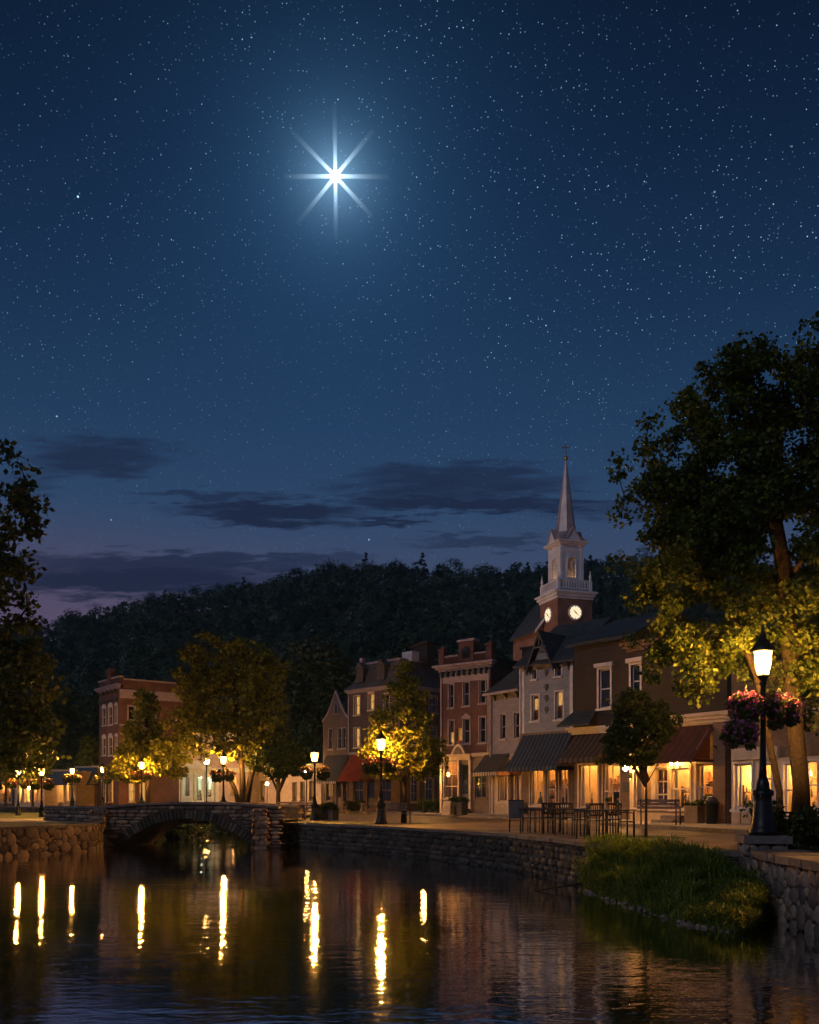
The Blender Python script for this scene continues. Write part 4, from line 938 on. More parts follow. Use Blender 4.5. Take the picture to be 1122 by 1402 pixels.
for u, y in ((b.W - .6, 3.6), (b.W - 1.9, 4.2)):
    q = MB(); q.box(u - .4, u + .4, y - .4, y + .4, zT - .2, zT + 1.5); q.box(u - .5, u + .5, y - .5, y + .5, zT + 1.5, zT + 1.7); q.build('chimney', M['dark_brick'], rf)
b.awning(b.u(481), b.u(512), zA + .02, 2.55, 1.5, M['awning_red'], .14)
b.strip('belt_course', M['lilac_paint'], 'front', -.02, b.W, -.07, -.003, zA + .03, zA + .2)
b.strip('downpipe', M['lilac_paint'], 'front', .0, .11, -.12, -.03, zA + .2, zE - .3)
# 5. narrow house with a curved gable -------------------------------------------------------------
b = Bld('brick_house', 'narrow brown brick house with a curved pointed gable and grey awning', 'house', 442.5, 16.0, 477.5, 16.5, 7.0)
zE = b.z(460, 986); zT = b.z(459, 947); zA = b.z(460, 1034)
ws = [b.rect(450.7, 455.2, 998, 1026), b.rect(463.5, 468.2, 997, 1025), b.rect(469.2, 473.8, 996.5, 1024.5)]
sh = [b.rect(447, 456, 1064, 1097), b.rect(461, 467, 1064, 1107), b.rect(470, 475, 1064, 1097)]
b.shell('wall', M['mauve_brick'], 0, zE, ws + sh)
for h in ws: b.window(h, M['lilac_paint'], (0, 1), casing=.05)
b.window(sh[0], M['brown_paint'], (1, 1), casing=.05, lit=('blind_dim', .2, .9)); b.door(sh[1], M['brown_paint']); b.window(sh[2], M['brown_paint'], (0, 1), casing=.05)
mb = MB(); n = 9; ug = b.u(459.3); prof = []
for i in range(n + 1):
    t = i / n; prof.append((-.15 + (ug + .15) * t, zE + (zT - zE) * (t ** 1.7)))
pr = prof + [(b.W + .1 - (b.W + .1 - ug) * i / n, zE + (zT - zE) * ((i / n) ** 1.7)) for i in range(n)][::-1]
mb.prism([(x, -.02, z) for x, z in pr], (0, .3, 0)); gb_ = mb.build('gable', M['mauve_brick'], b.root)
mb = MB(); mb.tube([(x, .1, z + .05) for x, z in pr], .13, 6); mb.build('gable_coping', M['lilac_paint'], gb_)
mb = MB(); uu, z0, z1 = b.u(461), b.z(461, 977), b.z(461, 962); hw = .2
pts = [(uu - hw, z0), (uu + hw, z0), (uu + hw, z0 + (z1 - z0) * .55), (uu, z1), (uu - hw, z0 + (z1 - z0) * .55)]
mb.prism([(x + (x - uu) * .35, -.07, z + (z - (z0 + z1) / 2) * .12) for x, z in pts], (0, .045, 0)); aw_ = mb.build('window', M['lilac_paint'], b.root)
mb = MB(); mb.poly([(x, -.074, z) for x, z in pts]); mb.build('pane', M['dark_glass'], aw_)
mb = MB(); zr = zT - .5
for sgn in (0, 1):
    x = -.2 if sgn == 0 else b.W + .2
    mb.prism([(x, .25, zE - .1), (ug, .25, zr), (ug, b.D, zr), (x, b.D, zE - .1)], (0, 0, .12))
mb.build('roof', M['slate'], b.root)
b.awning(b.u(447), b.W, zA, 2.5, 1.3, M['awning_grey'], .2, M['valance_cream'])
# 6. brown brick shop with hooded windows -----------------------------------------------------------
b = Bld('brick_shop', 'dark brick shop with a white hooded window and brown striped awning', 'shop', 786.5, 28.9, 862, 30.6, 7.0)
zT = b.z(820, 880); zC = b.z(800, 1001); uw = [b.rect(820.5, 836, 916, 970)]
sh = [b.rect(793, 819, 1047, 1106), b.rect(826, 849, 1047, 1120)]
b.shell('wall', M['dark_brick'], zC, zT, uw); b.window(uw[0], M['white_paint'], (0, 1), casing=.1, hood='flat')
mb = MB(); b.panel(mb, 'front', 0, b.W, 0, zC, sh, .25); b.panel(mb, 'right', 0, b.D, 0, zC); mb.build('shopfront', M['tan_brick'], b.root)
b.window(sh[0], M['cream'], (1, 0), lit='room', casing=.08); b.window(sh[1], M['cream'], (1, 1), lit='room', casing=.05)
b.room(.12, b.W - .1, .3, zC - .5, .3, 2.1, n=3)
b.cornice(M['white_paint'], ('front',), zC - .16, zC + .16, .3)
q = MB(); q.prism([(-.3, -.9, zC + .17), (b.W * .52, -.9, zC + .17), (b.W * .42, -.02, zC + .85), (-.02, -.02, zC + .85)], (0, 0, .1)); q.build('canopy_roof', M['slate'], b.root)
b.awning(.05, b.W * .75, b.z(800, 1004) - .05, 2.9, 1.25, M['awning_brown'])
mb = MB(); o = .3; mb.prism([(-o, -o, zT - .05), (b.W + o, -o, zT - .05), (b.W + o, b.D * .5, zT + 1.6), (-o, b.D * .5, zT + 1.6)], (0, 0, .14)); mb.prism([(-o, b.D + o, zT - .05), (b.W + o, b.D + o, zT - .05), (b.W + o, b.D * .5, zT + 1.6), (-o, b.D * .5, zT + 1.6)], (0, 0, .14)); mb.build('roof', M['slate'], b.root)
q = MB(); u, z = b.u(858), b.z(858, 1078); q.box(u - .17, u + .17, -.06, -.003, z - .22, z + .22); q.build('wall_plaque', M['charcoal_paint'], b.root)
# 7. corner shop with maroon awning -----------------------------------------------------------------
b = Bld('brick_shop', 'brick corner shop with bay windows under a maroon awning', 'shop', 862.5, 33.6, 996, 37.6, 7.0, 0.97)
zT = b.z(930, 872); zC = b.z(930, 990); uw = [b.rect(861.8 + 3, 877, 910, 955)]
sh = [b.rect(869, 893, 1056, 1106), b.rect(898, 915, 1052, 1106), b.rect(919, 945, 1052, 1109), b.rect(954.5, 977.5, 1046, 1110)]
b.shell('wall', M['dark_brick'], zC, zT, uw); b.window(uw[0], M['white_paint'], (0, 1), casing=.1, hood='flat')
uP = b.u(979.5)
mb = MB(); b.panel(mb, 'front', 0, uP, 0, zC - .05, sh, .25); b.panel(mb, 'right', 0, b.D, 0, zC - .05); mb.build('shopfront', M['tan_paint'], b.root)
for i, h in enumerate(sh): b.window(h, M['cream'], ((1, 0), (1, 2), (0, 1), (0, 1))[i], lit='room', casing=.09)
b.room(.12, b.u(896), .3, zC - .6, .3, 1.7, n=1); b.room(b.u(897), b.u(916.5), .3, zC - .6, .3, 1.7, 'room_wood', n=1, lsize=.08); b.room(b.u(917.5), uP - .05, .3, zC - .6, .3, 2.0, n=3)
mb = MB(); mb.box(uP, b.W, -.12, .4, 0, zC - .1); mb.build('brick_pier', M['tan_brick'], b.root)
b.cornice(M['cream'], ('front',), zC - .1, zC + .28, .3)
b.flat_roof(M['charcoal_paint'], zT - .3); b.cornice(M['brown_paint'], ('front',), zT - .25, zT + .1, .3)
b.awning(b.u(897), b.u(981), zC - .15, 2.5, 1.25, M['awning_maroon'], .12)
ck = MB(); ua = uP - .1; ck.prism([(ua, -.16, zC - .3), (ua, -1.2, 2.52), (ua, -.16, 2.52)], (-.05, 0, 0)); ck.build('awning_cheek', M['wood_boards'], b.root)
ck = MB(); ck.tube([(ua - .03, -.1, zC - .25), (ua - .03, -.65, 2.9), (ua - .03, -1.2, 2.36)], .03, 6); ck.tube([(uP + .2, -.14, 2.9), (uP + .25, -.4, 3.0), (uP + .5, -.55, 2.95)], .02, 6); ck.build('iron_bracket', M['iron'], b.root)
q = MB(); ua, ub = b.u(914), b.u(944); b.fbox(q, 'front', ua, ub, -.9, -.1, .1, .26); b.fbox(q, 'front', ua + .1, ub, -.5, -.1, .262, .42); q.build('front_step', M['coping'], b.root)
SHOP = b
# 8. cream shop behind the big tree --------------------------------------------------------------
b = Bld('cream_shop', 'cream painted shop behind the nearest lamp and twin tree trunks', 'shop', 1002, 40.5, 1150, 46, 7.0, 0.95)
zT = b.z(1060, 905); zC = b.z(1060, 1038)
sh = [b.rect(1006, 1030, 1046, 1108), b.rect(1040, 1057, 1046, 1108), b.rect(1074, 1090, 1046, 1118), b.rect(1103, 1120, 1042, 1108)]
b.shell('wall', M['tan_brick'], zC, zT)
mb = MB(); b.panel(mb, 'front', 0, b.W, 0, zC, sh, .25); b.panel(mb, 'right', 0, b.D, 0, zC); mb.build('shopfront', M['cream'], b.root)
for i, h in enumerate(sh): b.window(h, M['white_paint'], (0, (0, 2, 1, 1)[i]), lit='room', casing=.07)
b.room(.1, b.u(1062), .3, zC - .1, .3, 1.9, n=3, lsize=.2); b.room(b.u(1064), b.W - .1, .3, zC - .1, .3, 1.9, n=3, lsize=.2)
b.strip('signboard', M['cream'], 'front', .1, b.u(1068), -.12, -.003, zC - .02, zC + .38)
b.cornice(M['cream'], ('front',), b.z(1060, 985), b.z(1060, 976), .2)
for a_, c_ in ((1005, 1016), (1018, 1031)): b.strip('stall_riser', M['tan_paint'], 'front', b.u(a_), b.u(c_), -.08, -.003, .25, .62)
b.flat_roof(M['charcoal_paint'], zT - .1)
# 9. brick hall across the river ---------------------------------------------------------------------
b = Bld('brick_hall', 'red brick corner hall with arched windows across the river', 'building', 136, 13.3, 163, 13.95, 8.0)
zT = b.z(150, 946); zP = b.z(150, 938)
ws = [b.rect(140.5, 145, 970, 993.5), b.rect(149, 154, 968, 992.5), b.rect(158, 161, 966, 990), b.rect(140.5, 145, 1011, 1034.5), b.rect(149, 154, 1010, 1034.5), b.rect(158, 161, 1008, 1033)]
sh = [b.rect(140, 145, 1068, 1098), b.rect(149, 155, 1068, 1098)]
rw = [(b.su(176), b.su(184.5), b.sz(180, 985.5), b.sz(180, 967)), (b.su(206), b.su(214), b.sz(210, 985.5), b.sz(210, 967))]
rsh = [(b.su(177), b.su(184), .8, 2.9), (b.su(192), b.su(200), .8, 2.9)]
b.shell('wall', M['red_brick'], 0, zT, ws + sh, rw + rsh)
for h in ws: b.window(h, M['white_paint'], (0, 1), casing=.09, hood='arch')
for h in sh: b.window(h, M['cream'], (0, 1), casing=.06, lit=('blind', 0, 1))
for h in rw: b.window(h, M['lilac_paint'], (0, 0), 'right', casing=.12)
for h in rsh: b.window(h, M['cream'], (0, 1), 'right', casing=.06, lit=('blind', 0, 1))
b.cornice(M['lilac_paint'], ('front',), zT, zT + .45, .4, brackets=5, bm=M['dark_brick'])
q = MB(); q.box(0, b.W, .02, .4, zT + .45, zP + .5); q.box(b.W - .4, b.W, .4, b.D, zT, zP + .3); pr_ = q.build('parapet', M['red_brick'], b.root)
q = MB(); q.box(-.1, b.W + .1, -.1, .45, zP + .5, zP + .65); q.box(b.W - .5, b.W + .12, .45, b.D, zP + .3, zP + .45); q.build('coping', M['lilac_paint'], pr_)
q = MB(); u = b.u(151); q.box(u - .55, u + .55, -.15, .5, zT + .45, zP + 1.1); q.lathe([(.55, 0), (.55, .25), (.4, .5), (.1, .65)], (u, .15, zP + 1.1), 12); q.build('crest', M['red_brick'], pr_)
b.strip('pale_band', M['lilac_paint'], 'right', .05, b.D, -.1, -.003, b.sz(200, 958), b.sz(200, 946)); b.strip('belt_course', M['lilac_paint'], 'right', .05, b.D * .5, -.25, -.003, b.sz(175, 996), b.sz(175, 992))
b.strip('belt_course', M['dark_brick'], 'front', 0, b.W, -.08, -.003, b.z(150, 962), b.z(150, 958))
b.flat_roof(M['charcoal_paint'], zT + .1)
q = MB(); q.tube([(b.W - 1, 3, zT), (b.W - 1, 3, zT + 2.2)], .04, 6); q.tube([(b.W - 2, 5, zT), (b.W - 2, 5, zT + 2.0)], .04, 6); q.build('roof_pipe', M['iron'], b.root)
# 10. cream house behind the spreading tree ----------------------------------------------------------
b = Bld('cream_house', 'two storey cream house with lit pale shop windows behind the spreading tree', 'house', 214, 13.2, 340, 13.8, 7.0)
zE = b.z(270, 985); zA = b.z(270, 1056); zR = b.z(270, 955)
ws = [b.rect(225, 231, 995, 1015), b.rect(262, 269, 995, 1015), b.rect(300, 307, 995, 1015)]
sh = [b.rect(234, 242, 1066, 1092), b.rect(251, 260, 1064, 1091), b.rect(268, 277, 1064, 1097), b.rect(282.5, 290, 1064, 1092)]; sh2 = [b.rect(316, 324, 1063, 1091), b.rect(328, 336, 1062, 1091)]
b.shell('wall', M['cream'], zA, zE, ws)
for h in ws: b.window(h, M['white_paint'], (0, 1), casing=.08)
um = b.u(300)
mb = MB(); b.panel(mb, 'front', 0, um, 0, zA, sh, .25, 0); mb.build('shopfront', M['pale'], b.root); mb = MB(); b.panel(mb, 'front', um, b.W, 0, zA, sh2, .25, 0); b.panel(mb, 'right', 0, b.D, 0, zA); mb.build('shopfront', M['cream'], b.root)
for h in sh + sh2: b.window(h, M['pale'] if h in sh else M['cream'], (0, 0), lit='room', casing=.07)
b.room(.1, um - .05, .2, zA - .1, .3, 2.0, 'pale', 'room_light_cool', n=4, lsize=.4); b.room(um + .05, b.W - .1, .2, zA - .1, .3, 2.0, n=2, lsize=.3)
for px in (229, 246, 264, 279.5, 293): u = b.u(px); b.strip('pilaster', M['pale'], 'front', u - .16, u + .16, -.2, -.003, 0.1, zA - .1)
b.cornice(M['pale'], ('front',), zA - .15, zA + .25, .45)
q = MB(); q.prism([(b.u(248), -.55, zA + .26), (b.u(296), -.55, zA + .26), (b.u(272), -.55, zA + 1.05)], (0, .5, 0)); q.build('pediment', M['pale'], b.root)
mb = MB(); o = .4; mb.prism([(-o, -o, zE - .1), (b.W + o, -o, zE - .1), (b.W, 3, zR), (0, 3, zR)], (0, 0, .14)); mb.prism([(-o, b.D + o, zE - .1), (b.W + o, b.D + o, zE - .1), (b.W, 3, zR), (0, 3, zR)], (0, 0, .14)); mb.build('roof', M['slate'], b.root)
b.strip('gutter', M['white_paint'], 'front', -o, b.W + o, -.52, -.41, zE - .14, zE)
CREAM = b
b = Bld('cream_annexe', 'plain low cream annexe beside the dark round tree', 'building', 342, 13.4, 440, 14.4, 5.0)
zT = b.z(390, 1050); ws = [b.rect(346, 351, 1070, 1096), b.rect(357, 362, 1070, 1096), b.rect(401, 406, 1072, 1096), b.rect(412, 417, 1071, 1096), b.rect(424, 430, 1070, 1096)]
b.shell('wall', M['cream'], 0, zT, ws)
for h in ws: b.window(h, M['brown_paint'], (0, 1), casing=.06, lit=('blind_dim', .2, .9))
b.cornice(M['cream'], ('front',), zT - .1, zT + .2, .25); b.flat_roof(M['charcoal_paint'], zT)
# 11. low shops at the far left ------------------------------------------------------------------------
for (x0, s0, x1, s1, lab, mm, ytop, awn) in ((-28, 12.4, 18, 12.7, 'low brick shop front half hidden at the far left edge', 'tan_brick', 1050, None),
                                            (20, 12.9, 61, 13.2, 'low cream shop front behind the two left bank lamps', 'cream', 1066, None),
                                            (64, 12.9, 104, 13.1, 'low tan shop under a deep navy awning left of the brick hall', 'tan_paint', 1056, 'awning_navy'),
                                            (106, 12.6, 135, 12.8, 'small brown shop with navy awning touching the brick hall', 'brown_paint', 1051, 'awning_navy')):
    b = Bld('low_shop', lab, 'shop', x0, s0, x1, s1, 6.0); xm = (x0 + x1) / 2; zT = b.z(xm, ytop); hs = []
    x = x0 + 4
    while x < x1 - 8:
        wd = rng.uniform(5, 9); hs.append(b.rect(x, x + wd, 1072 + rng.uniform(0, 4), 1099)); x += wd + rng.uniform(1.5, 4)
    b.shell('wall', M[mm], 0, zT, hs)
    for h in hs: b.window(h, M['cream'], (0, 0), lit='room', casing=.08)
    b.room(.1, b.W - .1, .15, zT - .6, .3, 2.0, n=max(2, int(b.W / 1.4)), lsize=.55)
    b.cornice(M['cream'], ('front',), zT - .1, zT + .15, .25); b.flat_roof(M['charcoal_paint'], zT)
    if awn: b.awning(.1, b.W - .1, zT + .15, b.z(xm, 1074), 1.2, M[awn], .12)
# ------------------------------------------------------------------ church
corner = Vector((16.92, 105.0, 1.0)); d = Vector((1.4, -4.2, 0)); side = d.length; ang = math.atan2(d.y, d.x); dn = d.normalized(); bn = Vector((-dn.y, dn.x, 0))
cen_ = corner - dn * side / 2 + bn * side / 2
root = thing('church', 'brick church with a white belfry, lit clock and tall pointed steeple', 'church', cen_, ang)
h = side / 2; Zc = lambda py, s=11.75: EYE + (HY - py) / s - 1.0
def sq(mb, hw, z0, z1, mi=0): mb.box(-hw, hw, -hw, hw, z0, z1, mi)
mb = MB(); sq(mb, h, 0, Zc(823)); mb.build('tower', M['church_brick'], root)
mb = MB(); 
for i, (e, y0, y1) in enumerate(((.12, 824, 820), (.3, 820, 816), (.5, 816, 813.5))): sq(mb, h + e, Zc(y0) + .001, Zc(y1))
mb.build('cornice', M['steeple_white'], root)
hb_ = h * .655; zb0 = Zc(813.5)
mb = MB(); sq(mb, hb_ + .55, zb0 + .001, Zc(811)); sq(mb, hb_ + .3, Zc(811) + .001, Zc(797)); mb.build('belfry_base', M['steeple_white'], root)
rail = MB(); hr = h * .93
for zz in (Zc(810), Zc(799)):
    for a in (-1, 1): rail.box(-hr, hr, a * hr - .06, a * hr + .06, zz, zz + .14); rail.box(a * hr - .06, a * hr + .06, -hr + .061, hr - .061, zz + .002, zz + .138)
for i in range(1, 12):
    t = -hr + 2 * hr * i / 12
    for a in (-1, 1): rail.box(t - .05, t + .05, a * hr - .05, a * hr + .05, Zc(810) + .14, Zc(799)); rail.box(a * hr - .05, a * hr + .05, t - .05, t + .05, Zc(810) + .14, Zc(799))
rail.build('balustrade', M['steeple_white'], root)
for a in (-1, 1):
    for c in (-1, 1):
        q = MB(); q.box(a * hr - .17, a * hr + .17, c * hr - .17, c * hr + .17, zb0, Zc(799)); q.lathe([(.2, 0), (.22, .1), (.1, .22), (.17, .5), (.12, .75), (.05, 1.0), (.07, 1.1), (.01, 1.3)], (a * hr, c * hr, Zc(799)), 10); q.build('urn_finial', M['steeple_white'], root)
# belfry: four walls with arched openings, seen through
zb1, zb2 = Zc(797), Zc(746)
def arch_pts(w_, z0, z1, n=10):
    r = w_; return [(-w_, z0), (w_, z0)] + [(w_ * math.cos(math.pi * i / n), z1 - r * 1.25 + r * 1.25 * math.sin(math.pi * i / n)) for i in range(n + 1)]
mb = MB(); ow = hb_ * .36; oz0, oz1 = Zc(796) + .25, Zc(765)
for k in range(4):
    a = k * math.pi / 2; ca, sa = math.cos(a), math.sin(a)
    f = lambda x, y, z: (x * ca - y * sa, x * sa + y * ca, z)
    y = -hb_; t_ = .25
    arc = arch_pts(ow, oz0, oz1)[2:]
    for yy in (y, y + t_):
        mb.quad(f(-hb_, yy, zb1), f(-ow, yy, zb1), f(-ow, yy, zb2), f(-hb_, yy, zb2)); mb.quad(f(hb_, yy, zb1), f(ow, yy, zb1), f(ow, yy, zb2), f(hb_, yy, zb2)); mb.quad(f(-ow, yy, zb1), f(ow, yy, zb1), f(ow, yy, oz0), f(-ow, yy, oz0))
        for (x0, z0), (x1, z1) in zip(arc, arc[1:]): mb.quad(f(x0, yy, z0), f(x1, yy, z1), f(x1, yy, zb2), f(x0, yy, zb2))
    full = arch_pts(ow, oz0, oz1)
    for (x0, z0), (x1, z1) in zip(full, full[1:] + full[:1]): mb.quad(f(x0, y, z0), f(x1, y, z1), f(x1, y + t_, z1), f(x0, y + t_, z0))
    for sx in (-1, 1): mb.prism([f(sx * hb_ - .0 + (.06 if sx > 0 else -.06), y - .07, zb1), f(sx * hb_ - sx * .32, y - .07, zb1), f(sx * hb_ - sx * .32, y - .07, zb2), f(sx * hb_ + (.06 if sx > 0 else -.06), y - .07, zb2)], Vector(f(0, .066, 0)))
mb.build('belfry', M['steeple_white'], root)
for k in range(4):
    a = k * math.pi / 2; ca, sa = math.cos(a), math.sin(a); f = lambda x, y, z: (x * ca - y * sa, x * sa + y * ca, z)
    q = MB(); full = arch_pts(ow + .14, oz0 - .12, oz1 + .16); inn = arch_pts(ow, oz0, oz1)
    for i in range(len(full)):
        j = (i + 1) % len(full); o1, o2, i1, i2 = full[i], full[j], inn[i], inn[j]
        q.quad(f(o1[0], -hb_ - .09, o1[1]), f(o2[0], -hb_ - .09, o2[1]), f(i2[0], -hb_ - .09, i2[1]), f(i1[0], -hb_ - .09, i1[1])); q.quad(f(o1[0], -hb_ - .09, o1[1]), f(o2[0], -hb_ - .09, o2[1]), f(o2[0], -hb_ - .002, o2[1]), f(o1[0], -hb_ - .002, o1[1]))
    for x in (-ow * .33, ow * .33): q.prism([f(x - .03, -hb_ + .1, oz0), f(x + .03, -hb_ + .1, oz0), f(x + .03, -hb_ + .1, oz1 - .25), f(x - .03, -hb_ + .1, oz1 - .25)], Vector(f(0, .06, 0)))
    nb = 7
    for i in range(1, nb): z = oz0 + (oz1 - oz0) * i / nb; ww = ow * (1 if i < nb - 2 else (.93 if i == nb - 2 else .7)); q.prism([f(-ww, -hb_ + .11, z - .025), f(ww, -hb_ + .11, z - .025), f(ww, -hb_ + .11, z + .025), f(-ww, -hb_ + .11, z + .025)], Vector(f(0, .04, 0)))
    q.build('arched_window', M['steeple_white'], root)
q = MB(); q.lathe([(.05, 0), (.75, .05), (.7, .25), (.5, .6), (.42, .95), (.2, 1.15), (.05, 1.2)], (0, 0, zb1 + 1.3), 14); q.build('bell', M['brass'], root)
q = MB(); sq(q, hb_ - .3, zb1 - .02, zb1 + .2); q.lathe([(.12, 0), (.2, .15), (.12, .3)], (-.8, -.8, zb1 + .3), 10, 1); q.lathe([(.12, 0), (.2, .15), (.12, .3)], (.8, -.3, zb1 + .3), 10, 1); q.build('belfry_floor_lamp', [M['steeple_white'], emit('belfry_lamp', WARM, 14)], root)
mb = MB(); 
for e, y0, y1 in ((.15, 749, 747), (.35, 747, 745), (.5, 745, 743.5)): sq(mb, hb_ + e, Zc(y0) + .001, Zc(y1))
mb.build('belfry_cornice', M['steeple_white'], root)
ze, zs = Zc(743.5), Zc(729); rs = 1.28
mb = MB(); he = hb_ + .42; n = 8
base = [(-he, -he), (he, -he), (he, he), (-he, he)]; octo = [(rs * math.cos(R(22.5 + 45 * i)), rs * math.sin(R(22.5 + 45 * i))) for i in range(8)]
for k in range(4):       # flared skirt between the square eave and the octagon
    A0, B0 = base[k], base[(k + 1) % 4]; i0 = (5 + 2 * k) % 8; p, q_ = octo[i0], octo[(i0 + 1) % 8]; i2 = (i0 - 1) % 8
    mb.quad((A0[0], A0[1], ze), (B0[0], B0[1], ze), (q_[0], q_[1], zs), (p[0], p[1], zs)); mb.add([(A0[0], A0[1], ze), (p[0], p[1], zs), (octo[i2][0], octo[i2][1], zs)], [(0, 1, 2)])
mb.build('skirt_roof', M['spire_tin'], root)
for k in range(4):       # gablets on the four sides
    a = k * math.pi / 2; ca, sa = math.cos(a), math.sin(a); f = lambda x, y, z: (x * ca - y * sa, x * sa + y * ca, z); gw = hb_ * .62; zt = zs + .25
    q = MB(); q.prism([f(-gw, -he + .02, ze + .002), f(gw, -he + .02, ze + .002), f(0, -he + .02, zt)], Vector(f(0, 1.15, 0))); q.build('gablet', M['steeple_white'], root)
    q = MB(); tt = .09
    for sx in (-1, 1): q.prism([f(sx * (gw + .14), -he - .1, ze + .004), f(0, -he - .1, zt + .12), f(0, -he - .1, zt + .02), f(sx * (gw - .0), -he - .1, ze + .004)], Vector(f(0, 1.3, 0)))
    q.build('gablet_roof', M['spire_tin'], root)
mb = MB(); mb.lathe([(rs, zs), (rs * .86, zs + 1.0), (rs * .5, zs + (Zc(630) - zs) * .52), (.1, Zc(630)), (.07, Zc(626))], (0, 0, 0), 8, 0, False, R(22.5)); mb.build('spire', M['spire_tin'], root)
mb = MB(); mb.lathe([(.05, 0), (.2, .05), (.3, .25), (.2, .45), (.06, .5), (.1, .62), (.14, .75), (.08, .9), (.03, 1.0)], (0, 0, Zc(628)), 10); mb.build('finial', M['brass'], root)
mb = MB(); zc0, zc1 = Zc(620), Zc(604); t = .055; ca, sa = math.cos(-ang), math.sin(-ang)
g = lambda x, y, z: (x * ca - y * sa, x * sa + y * ca, z)
def rbox(x0, x1, y0, y1, z0, z1):
    vs = [g(x, y, z) for z in (z0, z1) for y in (y0, y1) for x in (x0, x1)]; mb.add(vs, [(0, 2, 3, 1), (4, 5, 7, 6), (0, 1, 5, 4), (1, 3, 7, 5), (3, 2, 6, 7), (2, 0, 4, 6)])
rbox(-t, t, -t, t, zc0, zc1); za = zc0 + (zc1 - zc0) * .58; rbox(-.42, -t - .001, -t, t, za, za + .11); rbox(t + .001, .42, -t, t, za, za + .11); mb.build('cross', M['brass'], root)
for k in range(4):
    a = k * math.pi / 2; ca, sa = math.cos(a), math.sin(a); f = lambda x, y, z: (x * ca - y * sa, x * sa + y * ca, z); zc_ = Zc(842.5); rc = .74; n = 28
    ring = lambda r, y: [f(r * math.cos(2 * math.pi * i / n), y, zc_ + r * math.sin(2 * math.pi * i / n)) for i in range(n)]
    q = MB(); q.prism(ring(rc + .16, -h - .13), Vector(f(0, .127, 0))); c_ = q.build('clock', M['steeple_white'], root)
    q = MB(); q.prism(ring(rc, -h - .15), Vector(f(0, .018, 0))); q.build('dial', M['clock_face'], c_)
    q = MB()
    for an, L, w_ in ((R(135), .5, .075), (R(-40), .72, .055)):
        dx, dz = math.cos(an), math.sin(an); q.prism([f(-dz * w_ - dx * .15, -h - .19, zc_ + dx * w_ - dz * .15), f(dz * w_ - dx * .15, -h - .19, zc_ - dx * w_ - dz * .15), f(dx * L, -h - .19, zc_ + dz * L)], Vector(f(0, .03, 0)))
    for i in range(12):
        t = i * math.pi / 6; dx, dz = math.cos(t), math.sin(t); r0, r1, w_ = .66 if i % 3 else .58, .8, .03
        q.prism([f(dx * r0 - dz * w_, -h - .175, zc_ + dz * r0 + dx * w_), f(dx * r0 + dz * w_, -h - .175, zc_ + dz * r0 - dx * w_), f(dx * r1 + dz * w_, -h - .175, zc_ + dz * r1 - dx * w_), f(dx * r1 - dz * w_, -h - .175, zc_ + dz * r1 + dx * w_)], Vector(f(0, .02, 0)))
    q.build('hands_and_marks', M['iron'], c_)
# nave behind the tower: a steep gable whose raking edges show either side of it
zn, ze_ = Zc(812), Zc(857); wn = (zn - ze_) / 1.3; x0 = -h + 1.0
mb = MB(); mb.prism([(x0, -wn, 0), (x0, wn, 0), (x0, wn, ze_), (x0, 0, zn), (x0, -wn, ze_)], (-7, 0, 0)); mb.build('nave', M['church_brick'], root)
mb = MB()
for sx in (-1, 1): mb.prism([(x0 + .2, sx * (wn + .5), ze_ - .62), (x0 + .2, 0, zn + .02), (x0 + .2, 0, zn + .24), (x0 + .2, sx * (wn + .5), ze_ - .36)], (-7.4, 0, 0))
nr = mb.build('nave_roof', M['slate'], root)
mb = MB()
for sx in (-1, 1): mb.prism([(x0 + .3, sx * (wn + .55), ze_ - .75), (x0 + .3, 0, zn - .1), (x0 + .3, 0, zn + .26), (x0 + .3, sx * (wn + .55), ze_ - .36)], (-.09, 0, 0))
mb.build('rake_board', M['steeple_white'], nr)
CH = (cen_, ang, side)
HAZE = .00024
# ------------------------------------------------------------------ street lamps and hanging baskets
def make_lamp(name, label, glass, group=None):   # base, pole, arms, glass round a bulb, frame, cap
    r = thing(name, label, 'street lamp', (0, 0, 0), 0, group)
    q = MB(); q.lathe([(.26, 0), (.26, .1), (.22, .14), (.2, .3), (.17, .62), (.16, .72), (.2, .76), (.2, .82), (.13, .86), (.11, 1.0), (.075, 1.1)], (0, 0, 0), 12); q.build('base', M['iron'], r)
    q = MB(); q.lathe([(.075, 1.09), (.06, 1.4), (.05, 2.5), (.045, 2.8), (.075, 2.83), (.05, 2.88), (.09, 2.95), (.15, 2.985)], (0, 0, 0), 12); q.build('pole', M['iron'], r)
    for sx in (-1, 1):
        q = MB(); q.tube([(sx * .04, 0, 2.62), (sx * .2, 0, 2.7), (sx * .36, 0, 2.66), (sx * .4, 0, 2.6)], .014, 6); q.tube([(sx * .04, 0, 2.42), (sx * .16, 0, 2.52), (sx * .25, 0, 2.67)], .011, 6); q.build('basket_arm', M['iron'], r)
    n = 6
    gl = MB(); gl.lathe([(.125, 3.0), (.2, 3.43)], (0, 0, 0), n, 0, False); g_ = gl.build('lantern_glass', glass, r)
    q = MB(); q.lathe([(.02, 3.06), (.06, 3.1), (.075, 3.17), (.075, 3.27), (.055, 3.34), (.02, 3.37)], (0, 0, 0), 10); q.build('bulb', M['bulb'], r)
    q = MB()
    for i in range(n):
        a = 2 * math.pi * i / n; q.tube([(.13 * math.cos(a), .13 * math.sin(a), 2.985), (.207 * math.cos(a), .207 * math.sin(a), 3.44)], .011, 5)
    q.build('lantern_frame', M['iron'], r)
    q = MB(); q.lathe([(.235, 3.435), (.24, 3.47), (.15, 3.58), (.07, 3.68), (.06, 3.74), (.03, 3.78), (.035, 3.81), (.008, 3.87)], (0, 0, 0), 12); q.build('cap', M['iron'], r)
    return r
LH = 3.87
